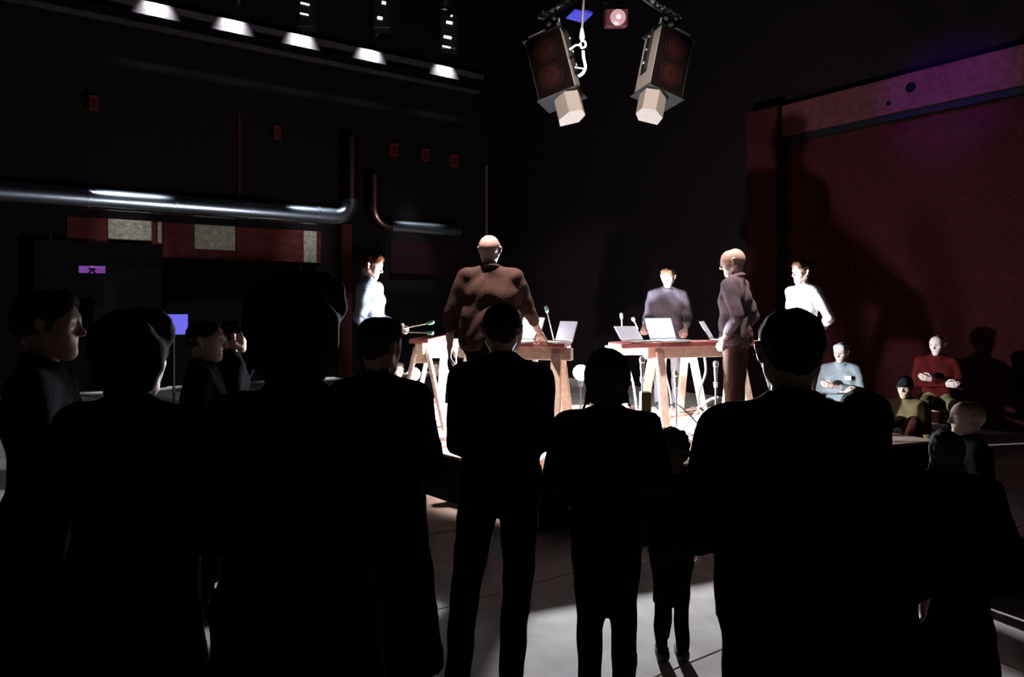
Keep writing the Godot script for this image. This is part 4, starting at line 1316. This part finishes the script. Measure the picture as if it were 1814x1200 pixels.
# ------------------------------------------------------------------ people
func performers():
	var pale := Color(0.66, 0.44, 0.36)
	person("man in a pale grey long-sleeved shirt holding mallets, in profile", ground(657, 7.4, DECK), PI / 2 - 0.15, {"h": 1.79, "fine": true, "skin": pale, "hair": "short", "hair_color": Color(0.10, 0.03, 0.015), "top": cloth(Color(0.62, 0.64, 0.69)), "legs": cloth(Color(0.12, 0.11, 0.12)), "nod": 0.28, "look": 0.05, "sleeve": 0.62, "shoulders": 0.93,
		"arms": [[Vector3(0.22, 1.12, 0.02), Vector3(0.13, 1.03, 0.26), Vector3(-1, -0.3, 0)], [Vector3(-0.23, 1.12, -0.04), Vector3(-0.10, 0.99, 0.19), Vector3(1, -0.3, 0)]], "curl": [1.3, 1.3]})
	person("broad bald man in a dark brown shirt, back turned, reaching for a laptop", ground(868, 6.05, DECK), PI + 0.05, {"h": 1.845, "fine": true, "girth": 1.5, "shoulders": 1.02, "skin": Color(0.62, 0.42, 0.35), "shaved": 0.12, "hair_color": Color(0.36, 0.25, 0.2), "top": cloth(Color(0.36, 0.27, 0.25)), "legs": cloth(Color(0.10, 0.08, 0.08)), "hem": -0.10, "sleeve": 0.45, "collar": true, "glasses": true, "nod": 0.1, "look": -0.25, "tilt": 0.02,
		"arms": [[Vector3(0.285, 1.14, -0.02), Vector3(0.29, 0.89, 0.02), Vector3(-1, 0, 0)], [Vector3(-0.285, 1.16, 0.04), Vector3(-0.375, 0.98, 0.22), Vector3(0, -1, 0)]]})
	person("man in a dark grey button shirt looking down behind the laptops", ground(1183, 9.1, DECK), -0.18, {"h": 1.745, "fine": true, "skin": Color(0.46, 0.30, 0.25), "hair": "short", "hair_color": Color(0.14, 0.08, 0.05), "top": cloth(Color(0.33, 0.30, 0.33)), "legs": cloth(Color(0.30, 0.27, 0.27)), "lean": 0.06, "nod": 0.34, "look": -0.25, "sleeve": 0.55, "collar": true,
		"arms": [[Vector3(0.245, 1.13, 0.0), Vector3(0.20, 1.0, 0.24), Vector3(-0.5, -1, 0)], [Vector3(-0.25, 1.13, 0.02), Vector3(-0.29, 1.03, 0.26), Vector3(0.6, -1, 0)]], "curl": [1.3, 1.2]})
	person("bald man in a grey-mauve shirt and brown trousers, hands in pockets", ground(1304, 6.75, DECK), -PI / 2 - 0.55, {"h": 1.79, "fine": true, "skin": Color(0.64, 0.43, 0.36), "shaved": 0.12, "hair_color": Color(0.30, 0.21, 0.17), "top": cloth(Color(0.46, 0.40, 0.43)), "legs": cloth(Color(0.36, 0.27, 0.24)), "hem": -0.10, "sleeve": 0.72, "collar": true, "nod": 0.22, "look": 0.22, "stubble": 0.15, "girth": 1.12, "arms": ["pocket", "pocket"], "lean": 0.03, "spread": 0.09})
	person("man in a white shirt watching, hands behind his back", ground(1422, 8.0, DECK), -PI / 2 + 0.35, {"h": 1.75, "fine": true, "skin": pale, "hair": "short", "hair_color": Color(0.10, 0.05, 0.03), "top": cloth(Color(0.90, 0.87, 0.86)), "legs": cloth(Color(0.62, 0.50, 0.45)), "hem": -0.03, "collar": true, "sleeve": 0.8, "arms": ["behind", "behind"], "nod": 0.06, "look": -0.1})

func chair(p: Vector3, turn: float, seat: float, label: String):
	var o := thing("chair", label, "chair", p, turn)
	put("seat", soft_box(0.44, 0.03, 0.42, 0.01), M.pine, o, Vector3(0, seat - 0.016, 0.02))
	put("backrest", soft_box(0.44, 0.22, 0.025, 0.01), M.pine, o, Vector3(0, seat + 0.36, -0.27), Vector3(-0.12, 0, 0))
	for sx in [-1.0, 1.0]:
		bar(Vector3(sx * 0.19, 0, 0.19), Vector3(sx * 0.18, seat - 0.03, 0.17), 0.03, 0.03, Vector3.RIGHT, "leg", M.black_metal, o)
		bar(Vector3(sx * 0.19, 0, -0.22), Vector3(sx * 0.19, seat + 0.42, -0.235), 0.03, 0.03, Vector3.RIGHT, "leg", M.black_metal, o)

func audience():
	# seen in the stage light on the right
	chair(ground(1494, 9.05), -0.45, 0.36, "wooden chair under the grey-haired man with folded arms")
	var grey := person("grey-haired seated man in a light blue shirt with folded arms", ground(1490, 9.0), -0.5, {"h": 1.66, "fine": true, "pose": "sit", "seat": 0.36, "hair": "short", "hair_color": Color(0.36, 0.36, 0.36), "skin": Color(0.48, 0.31, 0.26), "top": cloth(Color(0.53, 0.55, 0.56)), "legs": cloth(Color(0.2, 0.2, 0.24)), "arms": ["crossed", "crossed"], "sleeve": 0.7, "collar": true, "nod": 0.12, "look": -0.3})
	put("name_badge", soft_box(0.075, 0.05, 0.004, 0.001), plain(Color(0.9, 0.9, 0.95), 0.6), grey, Vector3(0.085, 0.80, 0.142), Vector3(-0.15, 0.25, 0))
	chair(ground(1664, 9.05), -0.5, 0.42, "wooden chair under the bald man in the red jacket")
	person("bald seated man in a dark red jacket with folded arms and khaki trousers", ground(1660, 9.0), -0.45, {"h": 1.72, "fine": true, "pose": "sit", "seat": 0.42, "skin": Color(0.62, 0.46, 0.40), "shaved": 0.12, "hair_color": Color(0.45, 0.33, 0.28), "top": cloth(Color(0.30, 0.085, 0.08)), "top_name": "jacket", "legs": cloth(Color(0.42, 0.38, 0.26)), "arms": ["crossed", "crossed"], "nod": 0.1, "look": -0.45})
	person("person in an olive jacket and dark cap sitting on the floor", ground(1606, 8.3), -0.75, {"h": 1.62, "fine": true, "pose": "floor", "skin": Color(0.42, 0.28, 0.20), "hair": "cap", "hair_color": Color(0.012, 0.011, 0.014), "top": cloth(Color(0.40, 0.35, 0.24)), "top_name": "jacket", "legs": cloth(Color(0.24, 0.12, 0.10)), "arms": ["knees", "knees"], "nod": 0.05, "lean": 0.1})
	# far faces behind the stage
	person("dark-haired person sitting on the floor behind the stage, beside the man with mallets", ground(705, 10.6), 0.5, {"h": 1.6, "pose": "floor", "hair": "short", "skin": Color(0.5, 0.3, 0.24), "arms": ["knees", "knees"]}, "floor sitters behind the stage")
	person("dark-haired person sitting behind the stage, seen between the end-on sawhorse's legs", ground(771, 10.9), 0.2, {"h": 1.6, "pose": "floor", "hair": "short", "skin": Color(0.5, 0.3, 0.24), "arms": ["knees", "knees"]}, "floor sitters behind the stage")
	# people in front, with their backs to the camera
	var dark: Material = M.soft_black
	var blue := cloth(Color(0.09, 0.09, 0.13))
	person("large short-haired man in black seen from behind, standing nearest the stage's right half", ground(1400, 1.9), PI - 0.05, {"h": 1.645, "girth": 1.14, "shoulders": 1.02, "hair": "cropped", "top": dark, "arms": ["front", "front"], "hem": -0.12})
	person("broad man in black with legs apart, standing before the stage's near corner", ground(888, 3.15), PI + 0.1, {"h": 1.665, "shoulders": 0.95, "sway": 0.075, "hair": "cropped", "top": dark, "spread": 0.12, "arms": [[Vector3(0.205, 1.13, 0.02), Vector3(0.10, 1.10, 0.22), Vector3(-1, 0, 0)], [Vector3(-0.205, 1.13, 0.02), Vector3(-0.10, 1.10, 0.22), Vector3(1, 0, 0)]], "hem": -0.12})
	person("small woman in dark top with bobbed hair standing before the stage", ground(1075, 3.0), PI, {"h": 1.445, "head": 1.12, "shoulders": 1.1, "hair": "bob", "top": blue, "arms": ["front", "front"], "spread": 0.085, "hem": -0.1})
	person("curly-haired child standing beside the small woman", ground(1190, 3.45), PI, {"h": 1.02, "head": 1.35, "hair": "curls", "top": blue, "spread": 0.08, "shoulders": 0.95})
	person("dark-haired person with messy hair between tall bushy head and end-on sawhorse", ground(672, 2.95), PI - 0.3, {"coat": true, "top_name": "coat", "h": 1.60, "hair": "short", "top": dark, "arms": ["front", "front"], "look": -0.2})
	person("tall person with big bushy hair seen from behind", ground(527, 1.78), PI - 0.25, {"coat": true, "top_name": "coat", "h": 1.69, "hair": "bushy", "top": dark, "girth": 1.14, "arms": ["front", "front"]})
	person("bushy-haired person in front of the lit blue-lilac screen", ground(236, 2.2), PI - 0.2, {"coat": true, "top_name": "coat", "h": 1.60, "girth": 1.14, "shoulders": 1.14, "hair": "bushy", "top": dark, "arms": ["front", "front"]})
	person("man with glasses in a dark coat, in profile towards the stage", ground(362, 4.0), PI / 2 + 0.25, {"h": 1.575, "hair": "cropped", "glasses": true, "top": dark, "coat": true, "top_name": "coat", "skin": Color(0.52, 0.33, 0.26), "arms": ["front", "front"], "look": -0.1})
	person("person standing behind the man with glasses, hand raised", ground(412, 5.2), PI / 2 + 0.5, {"h": 1.55, "hair": "cropped", "top": dark, "skin": Color(0.46, 0.28, 0.22), "arms": [[Vector3(0.25, 1.15, 0.05), Vector3(0.16, 1.42, 0.2), Vector3(-1, 0, 0)], "front"]})
	person("person with clasped hands at the far left of the crowd", ground(80, 2.6), PI / 2 + 0.35, {"coat": true, "top_name": "coat", "h": 1.70, "hair": "short", "top": dark, "skin": Color(0.50, 0.31, 0.24), "arms": [[Vector3(0.24, 1.13, 0.04), Vector3(0.04, 1.22, 0.24), Vector3(-1, 0, 0)], [Vector3(-0.24, 1.13, 0.04), Vector3(-0.04, 1.22, 0.24), Vector3(1, 0, 0)]]})
	person("short person with round dark hair behind the large man's shoulder", ground(1530, 2.5), PI - 0.25, {"coat": true, "top_name": "coat", "h": 1.33, "girth": 1.14, "shoulders": 1.05, "head": 1.15, "hair": "bob", "top": dark})
	person("short dark-haired person standing in front of the bald listener", ground(1676, 2.9), PI - 0.3, {"coat": true, "top_name": "coat", "h": 1.16, "girth": 1.14, "shoulders": 1.25, "head": 0.95, "hair": "bob", "top": dark, "arms": ["front", "front"]})
	var crate := thing("low_crate", "low dark crate under the bald listener at the crowd's edge", "crate", ground(1716, 4.4), 0.2)
	put("body", soft_box(0.46, 0.28, 0.42, 0.01), M.black, crate, Vector3(0, 0.145, 0))
	put("lid", soft_box(0.48, 0.02, 0.44, 0.006), M.black_metal, crate, Vector3(0, 0.295, 0))
	person("bald listener sitting low at the right edge of the crowd", ground(1716, 4.4), -PI / 2 - 0.2, {"h": 1.52, "pose": "sit", "seat": 0.345, "skin": Color(0.54, 0.34, 0.28), "top": dark, "arms": ["lap", "lap"]})
